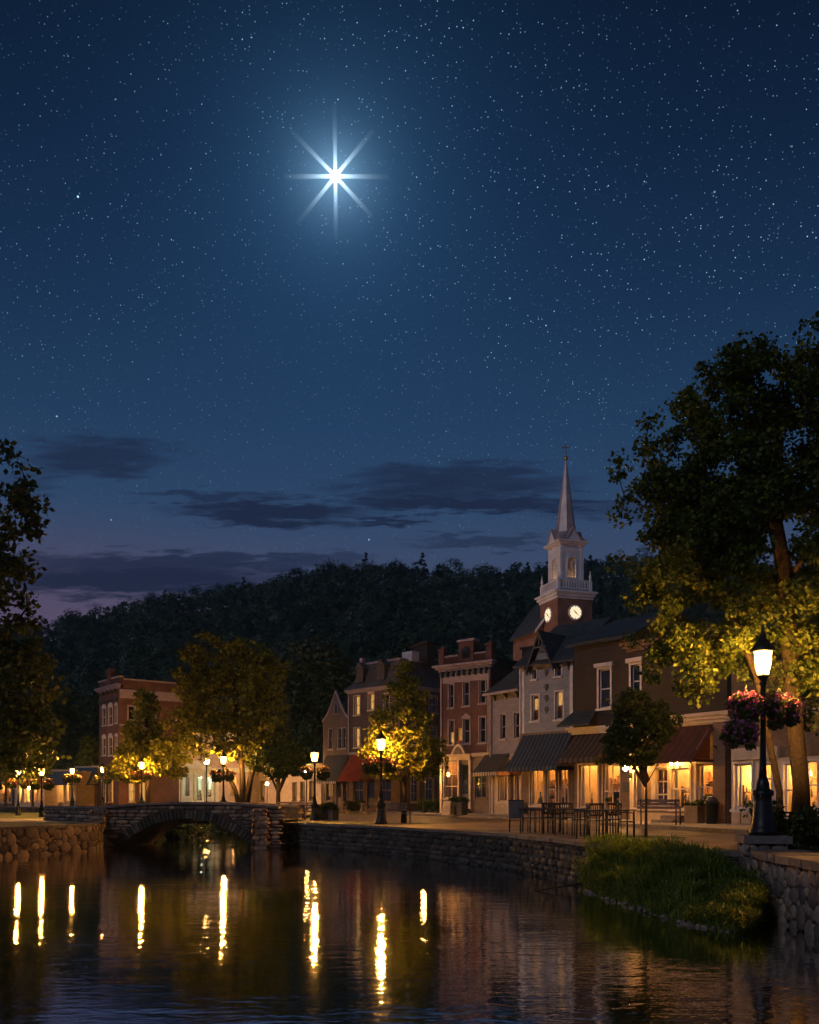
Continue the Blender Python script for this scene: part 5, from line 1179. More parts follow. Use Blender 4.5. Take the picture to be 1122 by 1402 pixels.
def make_basket(name, label, bloom, seed, R_=.36, nl=900, nb=230, group=None, lsz=.085, fsz=.06):
    r = thing(name, label, 'flower basket', (0, 0, 0), 0, group); k = random.Random(seed)
    q = MB(); q.lathe([(.03, -.2), (.14, -.17), (.2, -.08), (.22, .0), (.2, .005)], (0, 0, 0), 12); q.build('bowl', M['coir'], r)
    q = MB()
    for i in range(3): a = 2.1 * i; q.tube([(.21 * math.cos(a), .21 * math.sin(a), 0), (0, 0, .42)], .005, 4)
    q.build('chain', M['iron'], r)
    cs = []; rs_ = []
    for i in range(26):
        a = k.uniform(0, 6.28); u = k.uniform(-.85, .75); rr_ = R_ * math.sqrt(max(0.05, 1 - (u * .9) ** 2)) * k.uniform(.45, .85)
        cs.append((rr_ * math.cos(a), rr_ * math.sin(a), u * R_ * .85)); rs_.append(R_ * .33)
    raw_mesh('foliage', leaves(cs, rs_, nl // 26, lsz, .9, .5), 4, M['leaf_basket'], r)
    cs2 = []
    for i in range(nb):
        a = k.uniform(0, 6.28); u = k.uniform(-.6, .95) ** 1 if k.random() < .5 else k.uniform(.2, .95); rr_ = R_ * math.sqrt(max(.03, 1 - u * u)) * k.uniform(.88, 1.12)
        cs2.append((rr_ * math.cos(a), rr_ * math.sin(a), u * R_ * .95))
    raw_mesh('blossoms', leaves(cs2, [.03] * nb, 4, fsz, 1, 0), 4, bloom, r)
    return r
lampP = make_lamp('street_lamp', 'tallest street lamp on the stone pier, nearest in the right foreground', M['lamp_glass'], 'street lamps along the river')
lampP.location = (6.55, 17.05, 1.342); lampP.rotation_euler = (0, 0, R(12)); lampP.scale = (1.0, 1.0, 3.66 / LH)
lampP.scale = (0.97, 0.97, 0.99)
bp = make_basket('hanging_basket', 'pink flower basket left of the nearest lamp, upper of two', M['bloom_pink'], 3, .33, 1900, 190, 'hanging flower baskets', .07, .05)
bp.location = P(1022, 970, 74.5)
c = copy_tree(bp); c['label'] = 'dark leafy flower basket right of the nearest lamp post'; c.location = P(1067, 975, 73); c.rotation_euler.z = 2; c.scale = (1.12, 1.12, 1.1)
c = copy_tree(bp); c['label'] = 'lower pink flower basket spilling beneath the nearest lamp, on its left'; c.location = P(1014, 1006, 75.5); c.rotation_euler.z = 4; c.scale = (.95, .95, .9)
LAMPS = [  # px, base y, top y, s, baskets y or None, label, rotation
    (522, 1128.5, 998, 33.5, 1047, 'bright street lamp with a big flower basket beside the slender tree in mid picture', 20),
    (431, 1124.5, 1019, 28.5, 1058, 'street lamp with orange pink baskets beside the planter at the bridge end', 15),
    (306, 1116, 1026, 21.5, 1062, 'street lamp in front of the spreading tree behind the bridge crown', 0),
    (194, 1115, 1035, 20.0, 1062, 'street lamp with round basket behind the left half of the bridge', 0),
    (57, 1124, 1044, 24.0, 1074, 'large glowing street lamp with basket on the left bank lawn', 10),
    (25, 1121, 1047, 22.0, 1073, 'street lamp partly veiled by leaves at the far left edge', 10),
    (99, 1111, 1045, 16.5, 1066, 'smaller street lamp with basket before the navy awnings', 0),
    (140.5, 1110, 1043, 15.5, 1067, 'small street lamp at the corner of the brick hall', 0)]
bl = make_basket('hanging_basket', 'x', M['bloom_coral'], 9, .4, 1000, 70, 'hanging flower baskets', .13, .09); first = True
SHORT = ('the bright lamp beside the slender tree', 'the lamp at the bridge end', 'the lamp before the spreading tree', 'the lamp behind the left half of the bridge', 'the large lamp on the left bank lawn', 'the leaf veiled lamp at the far left edge', 'the small lamp before the navy awnings', 'the small lamp at the brick hall corner')
nearb = [o for o in kids(lampP) if o.name.startswith('bulb')][0]; nearb.data = nearb.data.copy(); far_mesh = nearb.data.copy(); nearb.data.materials[0] = M['bulb_near']
for short, (px, yb, yt, s_, by, lab, rz) in zip(SHORT, LAMPS):
    L = copy_tree(lampP); L['label'] = lab
    for o_ in kids(L):
        if o_.name.startswith('bulb'): o_.data = far_mesh
    zb = EYE + (HY - yb) / s_; sc_ = ((yb - yt) / s_) / LH
    L.location = G(px, s_, zb); L.scale = (sc_,) * 3; L.rotation_euler.z = R(rz)
    sx_ = .4 * sc_
    for sgn in (-1, 1):
        B_ = bl if first else copy_tree(bl); first = False
        B_['label'] = ('left' if sgn < 0 else 'right') + ' flower basket on ' + short
        o_ = Vector((math.cos(R(rz)) * sgn * sx_, math.sin(R(rz)) * sgn * sx_, 0)); B_.location = G(px, s_, EYE + (HY - by) / s_) + o_; k_ = sc_ * rng.uniform(.74, .98); B_.scale = (k_, k_, k_); B_.rotation_euler.z = rng.uniform(0, 6)
# slim globe posts
def make_globe(label):
    r = thing('lamp_post', label, 'lamp post', (0, 0, 0), 0, 'slim globe lamp posts')
    q = MB(); q.lathe([(.11, 0), (.11, .12), (.06, .2), (.04, .6), (.035, 2.5), (.08, 2.56), (.06, 2.6)], (0, 0, 0), 10); q.build('pole', M['iron'], r)
    q = MB(); q.lathe([(.03, 2.6), (.1, 2.63), (.145, 2.74), (.13, 2.84), (.06, 2.91), (.01, 2.93)], (0, 0, 0), 12); q.build('globe', M['globe'], r)
    q = MB(); q.lathe([(.05, 2.915), (.06, 2.94), (.015, 3.02)], (0, 0, 0), 8); q.build('cap', M['iron'], r); return r
gp = make_globe('slim globe lamp post beside the clipped hedge and brown brick shopfront')
for i, (px, yb, yt, s_, lab) in enumerate([(580.5, 1116.5, 1054, 21, None), (420, 1111, 1053, 16, 'slim globe lamp post seen behind the orange pink flower baskets'), (283, 1110, 1036, 15, 'slim globe lamp post among the left branches of the spreading tree'), (366, 1109, 1070, 14.5, 'short globe lamp post left of the dark round tree')]):
    g_ = gp if i == 0 else copy_tree(gp)
    if lab: g_['label'] = lab
    g_.location = G(px, s_, EYE + (HY - yb) / s_); k_ = (yb - yt) / s_ / 3.02; g_.scale = (k_,) * 3
# wall lanterns of the corner shop
def make_wall_lantern(label):
    r = thing('wall_lantern', label, 'wall lantern', (0, 0, 0), 0, 'wall lanterns on the shopfronts')
    q = MB(); q.tube([(0, .3, -.3), (0, .1, -.34), (0, 0, -.22), (0, 0, -.14)], .016, 6); q.box(-.06, .06, .28, .32, -.42, -.2); q.build('bracket', M['iron'], r)
    q = MB(); q.lathe([(.04, -.14), (.1, -.06), (.11, .04), (.06, .12), (.01, .14)], (0, 0, 0), 10); q.build('globe', M['globe'], r); return r
wl = make_wall_lantern('bright wall lantern behind the small street tree trunk'); b = SHOP; spots = [(866, 1051, 'a'), (925, 1045, 'wall lantern under the left end of the maroon awning'), (933, 1044, 'wall lantern under the maroon awning, right of its pair')]
for i, (px, py, lab) in enumerate(spots):
    o_ = wl if i == 0 else copy_tree(wl)
    if i: o_['label'] = lab; o_.scale = (.5, .5, .5)
    u = b.u(px); o_.location = b.world(u, -.38 if i == 0 else -.22, b.z(px, py, -.35)); o_.rotation_euler.z = b.root.rotation_euler.z
# ------------------------------------------------------------------ trees
big = [(1090, 515, 70, 60), (1010, 560, 62, 62), (930, 620, 58, 62), (893, 700, 46, 55), (1085, 620, 80, 80), (1000, 690, 80, 80), (925, 780, 62, 55), (1050, 770, 95, 70), (900, 860, 50, 42), (888, 770, 40, 40), (1000, 775, 60, 50), (1010, 720, 60, 50), (960, 690, 50, 45), (880, 650, 34, 44), (872, 715, 26, 50), (985, 530, 50, 40), (1040, 505, 50, 36), (1062, 915, 40, 30), (1105, 935, 36, 30), (985, 960, 26, 26), (945, 715, 50, 50), (1040, 640, 60, 60), (965, 850, 70, 60), (930, 915, 45, 36), (965, 945, 34, 34), (1010, 880, 62, 40), (1110, 880, 45, 50), (1085, 830, 60, 60), (1120, 950, 30, 50), (1190, 560, 80, 120), (1190, 760, 80, 120), (1180, 920, 60, 60)]
s_ = 66.0; base = G(1078, s_, 1.0)
Lp = lambda px, py, dy=0.0: P(px, py, s_) - base + Vector((0, dy, 0))
make_tree('broadleaf_tree', 'huge dark broadleaf tree with twin trunks filling the upper right', base, pxblobs(big, s_, 1.35),
          [[(-.1, .1, -.1), Lp(1068, 1085), Lp(1054, 1015), Lp(1030, 930, -.3), Lp(1005, 860, -.2), Lp(985, 790)], [(.28, 0, -.1), Lp(1098, 1080), Lp(1090, 1000), Lp(1083, 900), Lp(1078, 800), Lp(1065, 700, .2), Lp(1070, 600)]],
          1800, 78, .095, M['leaf_big'], .3, trunk_r=.17, seed=4, gap=.12, gsc=1.15)
left = [(-15, 690, 62, 60), (22, 715, 44, 36), (-5, 790, 48, 50), (5, 860, 52, 45), (15, 930, 60, 50), (-30, 960, 80, 80), (30, 1000, 52, 42), (-10, 1030, 80, 35), (-60, 800, 80, 120), (12, 650, 26, 38), (-60, 650, 60, 60)]
s_ = 25.0; base = G(-50, s_, .9)
make_tree('broadleaf_tree', 'tall dark tree leaning in at the left edge above two lamps', base, pxblobs(left, s_, 1.1), [[(0, 0, -.1), (.1, 0, 3), (.3, 0, 7), (.8, 0, 11), (1.0, 0, 14)]], 430, 46, .34, M['leaf_dark'], .85, trunk_r=.35, seed=6, gap=.16)
midt = [(312, 900, 55, 38), (265, 925, 38, 36), (355, 930, 36, 40), (310, 960, 62, 45), (255, 975, 34, 34), (365, 985, 30, 36), (300, 1010, 62, 32), (245, 1020, 30, 26), (355, 1025, 32, 20)]
s_ = 21.0; base = G(330, s_, 1.0)
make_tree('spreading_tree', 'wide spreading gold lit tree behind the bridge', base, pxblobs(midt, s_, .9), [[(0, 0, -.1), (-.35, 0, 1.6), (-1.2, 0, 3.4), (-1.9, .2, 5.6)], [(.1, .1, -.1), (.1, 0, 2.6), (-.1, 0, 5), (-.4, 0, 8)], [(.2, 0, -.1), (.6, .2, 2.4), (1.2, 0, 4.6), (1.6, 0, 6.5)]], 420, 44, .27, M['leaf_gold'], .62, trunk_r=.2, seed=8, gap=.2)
s_ = 19.4; base = G(203, s_, 1.0)
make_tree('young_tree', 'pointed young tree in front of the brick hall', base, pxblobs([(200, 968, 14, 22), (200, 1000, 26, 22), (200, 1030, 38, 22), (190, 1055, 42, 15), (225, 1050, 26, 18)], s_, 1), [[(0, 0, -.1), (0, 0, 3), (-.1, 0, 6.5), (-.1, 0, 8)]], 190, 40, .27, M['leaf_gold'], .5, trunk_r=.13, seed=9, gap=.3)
s_ = 21; base = G(381, s_, 1.0)
make_tree('round_tree', 'small dark round tree at the right end of the bridge', base, pxblobs([(380, 1015, 26, 16), (365, 1035, 26, 16), (396, 1035, 26, 18), (380, 1050, 38, 14)], s_, 1), [[(0, 0, -.1), (0, 0, 1.6), (0, 0, 3.6)], [(0, 0, 1.5), (-.6, 0, 2.8)], [(0, 0, 1.5), (.6, 0, 2.8)]], 190, 40, .22, M['leaf_dark'], .42, trunk_r=.13, seed=10, gap=.35)
s_ = 32.2; base = G(553, s_, 1.0)
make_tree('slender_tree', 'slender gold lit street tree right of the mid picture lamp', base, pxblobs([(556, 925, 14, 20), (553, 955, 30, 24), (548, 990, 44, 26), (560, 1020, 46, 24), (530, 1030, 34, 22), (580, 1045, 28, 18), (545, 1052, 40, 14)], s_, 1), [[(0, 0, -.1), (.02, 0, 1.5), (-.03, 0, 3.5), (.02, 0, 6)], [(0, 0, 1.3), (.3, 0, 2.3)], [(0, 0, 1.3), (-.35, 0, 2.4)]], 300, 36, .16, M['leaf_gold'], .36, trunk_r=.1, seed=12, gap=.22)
s_ = 51; base = G(885, s_, 1.0)
make_tree('round_tree', 'small dark street tree in a grass circle before the shops', base, pxblobs([(878, 932, 15, 24), (900, 955, 16, 20), (858, 965, 24, 22), (905, 985, 28, 22), (880, 1000, 44, 22), (842, 1012, 30, 16), (925, 1012, 30, 18), (870, 1035, 40, 14), (908, 1040, 30, 14), (835, 1035, 20, 12), (888, 915, 12, 20), (938, 1032, 20, 13), (824, 1022, 20, 13), (868, 940, 18, 16)], s_, .9), [[(0, 0, -.1), (0, 0, 1.3), (.0, 0, 1.9), (.0, 0, 3.4)], [(0, 0, 1.35), (-.45, 0, 2.1)], [(0, 0, 1.4), (.4, 0, 2.1)], [(0, 0, 1.5), (-.2, .2, 2.3)]], 400, 24, .115, M['leaf_dark'], .2, trunk_r=.085, seed=13, gap=.1)
s_ = 12.2; base = G(435, s_, 1.0)
make_tree('broadleaf_tree', 'big dim tree rising behind the grey awning house at the hill foot', base, pxblobs([(430, 905, 44, 28), (410, 940, 36, 36), (455, 935, 34, 36), (425, 985, 44, 34), (410, 1020, 36, 26)], s_, .8), [[(0, 0, -.1), (0, 0, 5), (0, 0, 12)]], 240, 40, .5, M['leaf_hill'], 1.2, trunk_r=.35, seed=14)
s_ = 12.2; base = G(122, s_, 1.0)
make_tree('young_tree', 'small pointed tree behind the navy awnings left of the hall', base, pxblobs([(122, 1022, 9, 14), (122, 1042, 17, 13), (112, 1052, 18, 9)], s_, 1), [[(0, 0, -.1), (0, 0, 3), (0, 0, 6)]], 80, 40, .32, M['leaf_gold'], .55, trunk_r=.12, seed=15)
s_ = 14.5
for px, top, lab in ((45, 1024, 'small gold lit tree between the two left bank lamps'), (8, 1030, 'small tree at the far left edge under the tall dark tree')):
    make_tree('young_tree', lab, G(px, s_, 1.0), pxblobs([(px, top + 8, 9, 12), (px - 4, top + 24, 18, 12), (px + 8, top + 28, 16, 10)], s_, 1), [[(0, 0, -.1), (0, 0, 2.4), (0, 0, 5)]], 80, 36, .3, M['leaf_gold'], .5, trunk_r=.1, seed=px)
# dim trees at the foot of the hill
for i, (px, s_, top, w_, lab) in enumerate([(75, 10.5, 985, 30, 'dim round tree between the left tree and the brick hall'), (103, 9.5, 945, 34, 'taller dim tree close against the left side of the brick hall'), (330, 10.0, 905, 40, 'dim tree top behind the spreading tree'), (560, 9.5, 880, 36, 'dim tree above the mansard roof chimneys'), (660, 9.2, 868, 34, 'dim tree behind the red brick parapet'), (842, 9.4, 850, 36, 'dim tree beside the steeple on its right'), (380, 9.6, 930, 40, 'dim tree above the plain cream annexe'), (30, 9.8, 930, 40, 'dim tree seen through the left tree')]):
    base = G(px, s_, 1.0); bl_ = [(px, top + 22, w_ * .7, 22), (px - w_ * .35, top + 55, w_ * .75, 30), (px + w_ * .35, top + 60, w_ * .75, 32), (px, top + 95, w_, 34)]
    make_tree('hillside_tree', lab, base, pxblobs(bl_, s_, 1), [[(0, 0, -.1), (0, 0, 5), (0, 0, (1095 - top - 40) / s_)]], 130, 34, .62, M['leaf_hill'], 1.3, trunk_r=.3, seed=30 + i, group='trees at the foot of the hill')
# ------------------------------------------------------------------ cafe furniture
def make_chair():
    r = thing('cafe_chair', 'x', 'chair', (0, 0, 0), 0, 'dark cafe chairs on the riverside terrace')
    q = MB(); q.box(-.21, .21, -.2, .2, .43, .46); q.build('seat', M['iron'], r)
    q = MB(); q.box(-.21, .21, .185, .215, .84, .9); q.box(-.2, .2, .19, .21, .56, .6)
    for i in range(6): x = -.16 + .064 * i; q.box(x - .012, x + .012, .192, .208, .6, .84)
    q.build('backrest', M['iron'], r)
    for x in (-.195, .195):
        q = MB(); q.tube([(x, .2, 0), (x, .185, .45), (x, .21, .88)], .016, 6); q.build('leg', M['iron'], r)
        q = MB(); q.tube([(x, -.19, 0), (x, -.185, .43), (x, -.18, .66), (x, .0, .68), (x, .19, .67)], .015, 6); q.build('leg', M['iron'], r)
    return r
ch = make_chair(); 
CH_ = [(728, 45, 60, 'leftmost cafe chair, beside the tall dark sign'), (746, 45.5, 200, 'cafe chair facing the first table from behind'), (764, 48, 20, 'cafe chair with its back to the river near the second table'), (775, 45, 170, 'cafe chair behind the second table facing the water'), (795, 50, 250, 'cafe chair between second and third table turned left'), (757, 43.5, 140, 'cafe chair nearest the blue awning shop window'), (822, 52.5, 15, 'cafe chair with its back to the river at the third table'), (838, 49, 190, 'cafe chair behind the third table'), (858, 55, 80, 'rightmost cafe chair close to the small street tree')]
for i, (px, s_, rz, lab) in enumerate(CH_):
    o_ = ch if i == 0 else copy_tree(ch); o_['label'] = lab; o_.location = G(px, s_, 1.006); o_.rotation_euler.z = R(rz)
def make_table():
    r = thing('cafe_table', 'x', 'table', (0, 0, 0), 0, 'cafe tables on the riverside terrace')
    q = MB(); q.box(-.42, .42, -.36, .36, .71, .745); q.build('tabletop', M['iron'], r)
    for x in (-.37, .37):
        for y in (-.31, .31): q = MB(); q.tube([(x, y, 0), (x * .96, y * .96, .71)], .02, 6); q.build('leg', M['iron'], r)
    return r
tb = make_table()
for i, (px, s_, rz, lab) in enumerate([(735, 47, -35, 'first cafe table from the left by the tall sign'), (783, 49, -30, 'second cafe table before the bright shop window'), (815, 55.5, -28, 'third cafe table in front of the striped awning'), (845, 53.5, -30, 'fourth cafe table beside the small street tree')]):
    o_ = tb if i == 0 else copy_tree(tb); o_['label'] = lab; o_.location = G(px, s_, 1.006); o_.rotation_euler.z = R(rz)
r = thing('menu_stand', 'tall dark menu board on two posts left of the cafe tables', 'menu board', G(707, 44.5, 1.006), R(-40))
for x in (-.24, .24): q = MB(); q.tube([(x, 0, 0), (x, 0, .95)], .022, 6); q.build('leg', M['iron'], r)
q = MB(); q.box(-.25, .25, -.02, .02, .42, .95); q.build('board', M['charcoal_paint'], r)
q = MB(); q.box(-.27, .27, -.025, .025, .95, .985); q.build('top_rail', M['iron'], r)
# seating by the bridge end
def make_bench(label, loc, rz, m='brown_paint'):
    r = thing('park_bench', label, 'bench', loc, rz, 'wooden benches by the river')
    q = MB()
    for i in range(4): q.box(-.75, .75, -.22 + .12 * i, -.13 + .12 * i, .42, .455)
    q.build('seat', M[m], r)
    q = MB()
    for i in range(3): q.box(-.75, .75, .24, .265, .54 + .12 * i, .63 + .12 * i)
    q.build('backrest', M[m], r)
    for x in (-.62, .62): q = MB(); q.tube([(x, -.2, 0), (x, -.2, .62), (x, .22, .64)], .025, 6); q.tube([(x, .22, 0), (x, .25, .88)], .025, 6); q.build('leg', M['iron'], r)
    return r
bn_ = make_bench('dark bench under the slender tree facing the street', G(541, 32.5, 1.0), R(150))
for px, s_, rz, lab in ((399, 25, 10, 'bench behind the lamp at the bridge end, left one'), (417, 27.5, 165, 'bench beside the planter hedge at the bridge end'), (905, 39.5, -35 + 180, 'bench under the four pane window of the corner shop')):
    o_ = copy_tree(bn_); o_['label'] = lab; o_.location = G(px, s_, 1.006 if px < 800 else 1.137); o_.rotation_euler.z = R(rz)
def make_picnic(label, loc, rz):
    r = thing('picnic_table', label, 'table', loc, rz, 'wooden tables by the bridge end')
    q = MB()
    for i in range(5): q.box(-.8, .8, -.38 + .155 * i, -.24 + .155 * i, .72, .76)
    q.build('tabletop', M['brown_paint'], r)
    for x in (-.6, .6):
        q = MB(); q.prism([(x - .04, -.5, 0), (x - .04, -.42, 0), (x - .04, -.18, .72), (x - .04, -.26, .72)], (.08, 0, 0)); q.build('leg', M['brown_paint'], r)
        q = MB(); q.prism([(x - .04, .5, 0), (x - .04, .42, 0), (x - .04, .18, .72), (x - .04, .26, .72)], (.08, 0, 0)); q.build('leg', M['brown_paint'], r)
    return r
pt = make_picnic('wooden table between the bridge end and the planter', G(398, 28.5, 1.01), R(-8))
o_ = copy_tree(pt); o_['label'] = 'wooden table beside the slender tree across the street'; o_.location = G(510, 21.5, 1.01); o_.rotation_euler.z = R(-30)
o_ = copy_tree(pt); o_['label'] = 'wooden table before the grey awning house'; o_.location = G(462, 19.5, 1.01); o_.rotation_euler.z = R(-20)
r = thing('sandwich_board', 'pale folded sandwich board on the pavement by the barrel planter', 'sign board', WHITE.world(0, 0, 0) + Vector((-4.0, 1.2, .125)), R(-35))
for sx in (-1, 1):
    q = MB(); q.prism([(-.26, sx * .2, 0), (.26, sx * .2, 0), (.26, sx * .03, .8), (-.26, sx * .03, .8)], (0, sx * .025, 0)); q.build('panel', M['tan_paint'], r)
def bin_(label, loc):
    r = thing('litter_bin', label, 'bin', loc); q = MB(); q.lathe([(.2, 0), (.22, .05), (.24, .7), (.26, .72), (.26, .78), (.22, .79)], (0, 0, 0), 14); q.build('drum', M['iron'], r); q = MB(); q.lathe([(.23, .8), (.2, .92), (.1, 1.0), (.02, 1.02)], (0, 0, 0), 14); q.build('lid', M['charcoal_paint'], r)
bin_('round dark litter bin on the pavement by the brick pier', SHOP.world(SHOP.u(990), -.6, .15))
# planters and hedges
def leafy_box(name, label, cat, loc, rz, L, D_, H, hb, m, group=None, boxm='brown_paint', lsz=.09, n=60, per=40):
    r = thing(name, label, cat, loc, rz, group)
    if hb: q = MB(); q.box(-L / 2, L / 2, -D_ / 2, D_ / 2, 0, hb); q.box(-L / 2 - .03, L / 2 + .03, -D_ / 2 - .03, D_ / 2 + .03, hb, hb + .06); q.build('planter_box', M[boxm], r)
    k = random.Random(int(L * 100)); cs = [(k.uniform(-L / 2, L / 2), k.uniform(-D_ / 2, D_ / 2), k.uniform(hb + .05, H)) for _ in range(n)]
    raw_mesh('foliage', leaves(cs, [.14] * n, per, lsz, .8, 0), 4, M[m], r); return r
leafy_box('planter', 'leafy square planter at the foot of the bridge end lamp', 'planter', G(449, 28, 1.0), R(-20), .85, .7, .78, .42, 'leaf_gold')
leafy_box('hedge', 'clipped dark hedge beneath the mansard house side windows', 'hedge', G(588, 20.5, 1.1), R(-40), 1.9, .6, .95, 0, 'leaf_dark', n=90)
leafy_box('hedge', 'low hedge before the red awning house front', 'hedge', G(487, 18.2, 1.1), R(-40), 1.8, .5, .85, 0, 'leaf_dark', n=80)
leafy_box('planter', 'dark barrel planter against the red brick block', 'planter', WHITE.world(0, 0, 0) + Vector((-3.4, 1.6, .12)), R(-40), .9, .55, .95, .7, 'leaf_dark', boxm='charcoal_paint')
leafy_box('planter', 'brick planter with a plant under the right bay window', 'planter', SHOP.world(SHOP.u(965), -.55, .15), SHOP.root.rotation_euler.z, .6, .42, .78, .6, 'leaf_dark', boxm='brown_paint', n=20)
r = thing('shrub', 'dark leafy shrubs behind the iron railing at the right edge', 'shrub', (8.15, 17.75, .95))
k = random.Random(3); cs = [(k.uniform(-1.3, 1.2), k.uniform(-.6, .9), k.uniform(.0, .75) * (1 if k.random() < .8 else 1.3)) for _ in range(190)]
raw_mesh('foliage', leaves(cs, [.2] * 190, 40, .085, .9, 0), 4, M['leaf_dark'], r)
q = MB()
for i in range(16): x, y = k.uniform(-1.1, 1.1), k.uniform(-.4, .6); q.tube([(x, y, -.05), (x * 1.1, y * 1.1, .6)], .012, 5)
q.build('stems', M['bark'], r)
r = thing('iron_railing', 'black iron railing beside the twin trunks', 'railing', (7.15, 18.35, 1.0), R(-4))
q = MB(); q.box(0, 3.2, -.02, .02, .72, .76); q.box(0, 3.2, -.015, .015, .15, .18); q.build('rail', M['iron'], r)
q = MB(); 
for i in range(27): x = .06 + i * .12; q.box(x - .01, x + .01, -.009, .009, .181, .719)
q.build('balusters', M['iron'], r)
for x in (0, 1.6, 3.2): q = MB(); q.tube([(x, 0, 0), (x, 0, .85)], .028, 8); q.lathe([(.04, 0), (.045, .04), (.01, .09)], (x, 0, .85), 8); q.build('post', M['iron'], r)
r = thing('tree_marker', 'short pale post standing in for light seen behind the stone pier', 'light stand-in post', (7.02, 17.2, .95)); q = MB(); q.lathe([(.05, 0), (.05, .26), (.035, .3), (.01, .31)], (0, 0, 0), 8); q.build('post', M['cream'], r); q = MB(); q.lathe([(.052, .16), (.052, .2)], (0, 0, 0), 8); q.build('band', M['brass'], r)  # pale post added in place of light showing through the gap by the pier
for i, (x, y, lab) in enumerate([(-12.3, 46.5, 'dark bush on the left river bank seen under the bridge'), (-9.6, 53.4, 'dark bush across the water seen through the bridge arch'), (-7.2, 49, 'dark bush on the right river bank seen under the bridge')]):
    r = thing('shrub', lab, 'shrub', (x, y, .3)); k = random.Random(60 + i); cs = [(k.uniform(-1.9, 1.9), k.uniform(-1.1, 1.1), k.uniform(-.25, .75)) for _ in range(120)]
    raw_mesh('foliage', leaves(cs, [.32] * 120, 30, .16, .8, .1), 4, M['leaf_hill'], r); q = MB()
    for j in range(6): xx = k.uniform(-1.4, 1.4); q.tube([(xx, 0, -.4), (xx * 1.1, .1, .4)], .03, 5)
    q.build('stems', M['bark'], r)
# things standing in the shop windows
def in_shop(b_, px, off, z=.35): return b_.world(b_.u(px), off, z)
def dress_form(label, loc, rz=0):
    r = thing('dress_form', label, 'dress form', loc, rz, 'dress forms in the shop windows'); q = MB(); q.lathe([(.16, 0), (.15, .03), (.02, .06), (.02, .75)], (0, 0, 0), 10); q.build('stand', M['iron'], r)
    q = MB(); q.lathe([(.1, .75), (.17, .8), (.16, .95), (.12, 1.1), (.17, 1.3), (.16, 1.42), (.06, 1.5), (.05, 1.56), (.01, 1.58)], (0, 0, 0), 12); q.build('torso', M['charcoal_paint'], r); return r
def shop_plant(label, loc, sc=1.0):
    r = thing('potted_plant', label, 'plant', loc, rng.uniform(0, 6), 'potted plants in the shop windows'); q = MB(); q.lathe([(.1, 0), (.14, .22), (.15, .24), (.12, .24)], (0, 0, 0), 10); q.build('pot', M['tan_brick'], r)
    cs = [(rng.gauss(0, .12), rng.gauss(0, .12), rng.uniform(.3, .75)) for _ in range(14)]; raw_mesh('foliage', leaves(cs, [.1] * 14, 22, .11), 4, M['leaf_dark'], r); r.scale = (sc,) * 3; return r
def display(label, loc, rz):
    r = thing('display_stand', label, 'display stand', loc, rz, 'display stands in the shop windows'); k = random.Random(len(label)); q = MB()
    for z in (.3, .62, .94): q.box(-.28, .28, -.14, .14, z, z + .025)
    for x in (-.27, .27): q.box(x - .015, x + .015, -.13, .13, 0, 1.2)
    q.build('shelves', M['brown_paint'], r); q = MB()
    for z in (.3, .62, .94):
        for x in (-.17, 0, .17): w_ = k.uniform(.03, .07); q.lathe([(w_, 0), (w_ * 1.1, .1), (w_ * .5, .16), (w_ * .6, .2)], (x, 0, z + .026), 8)
    q.build('jars', M['tan_paint'], r); return r
WA = WHITE
dress_form('dark dress form in the bright window below the blue awning', in_shop(WA, 754, .8), 0)
shop_plant('plant low in the middle window below the blue awning', in_shop(WA, 758, .5), .9)
display('display stand in the right window below the blue awning', in_shop(WA, 772, .7), WA.root.rotation_euler.z)
AS = [o for o in bpy.data.objects if o.get('label', '').startswith('dark brick shop')][0]
class _F: pass
b = Bld('tmp', 'x', 'x', 786.5, 28.9, 862, 30.6, 7.0); bpy.data.objects.remove(b.root); SA = b
dress_form('dark dress form in the left window below the brown awning', in_shop(SA, 813, .8)); shop_plant('bushy plant in the doorway window below the brown awning', in_shop(SA, 832, .6), 1.3); display('display stand beside the doorway below the brown awning', in_shop(SA, 843, .9), SA.root.rotation_euler.z if False else 0)
display('display stand in the left bay of the corner shop', in_shop(SHOP, 930, .6), R(-35)); dress_form('dark dress form in the right bay of the corner shop', in_shop(SHOP, 971, .8)); shop_plant('plant on the sill of the right bay of the corner shop', in_shop(SHOP, 960, .5, .5), .9); shop_plant('plant in the left bay window of the corner shop', in_shop(SHOP, 938, .55, .55), .7); dress_form('dress form behind the lantern lit window of the corner shop', in_shop(SHOP, 884, .8))
CS = Bld('tmp', 'x', 'x', 1002, 40.5, 1150, 46, 7.0, 0.95); bpy.data.objects.remove(CS.root)
display('display stand in the cream shop window left of the nearest lamp', in_shop(CS, 1013, .6), R(-20)); shop_plant('plant in the cream shop window left of the nearest lamp', in_shop(CS, 1026, .5, .55), .8); dress_form('dress form in the cream shop behind the trunks', in_shop(CS, 1082, .8))
cb = CREAM
shop_plant('dark plant in the pale shop doorway behind the bridge', in_shop(cb, 272, .7), 1.6); shop_plant('dark plant in the pale shop window right of the doorway', in_shop(cb, 286, .7, .5), 1.3); shop_plant('dark plant in the second pale shop window behind the bridge', in_shop(cb, 255, .7, .4), 1.5); dress_form('dress form in the warm window behind the spreading tree trunk', in_shop(cb, 331, .8))
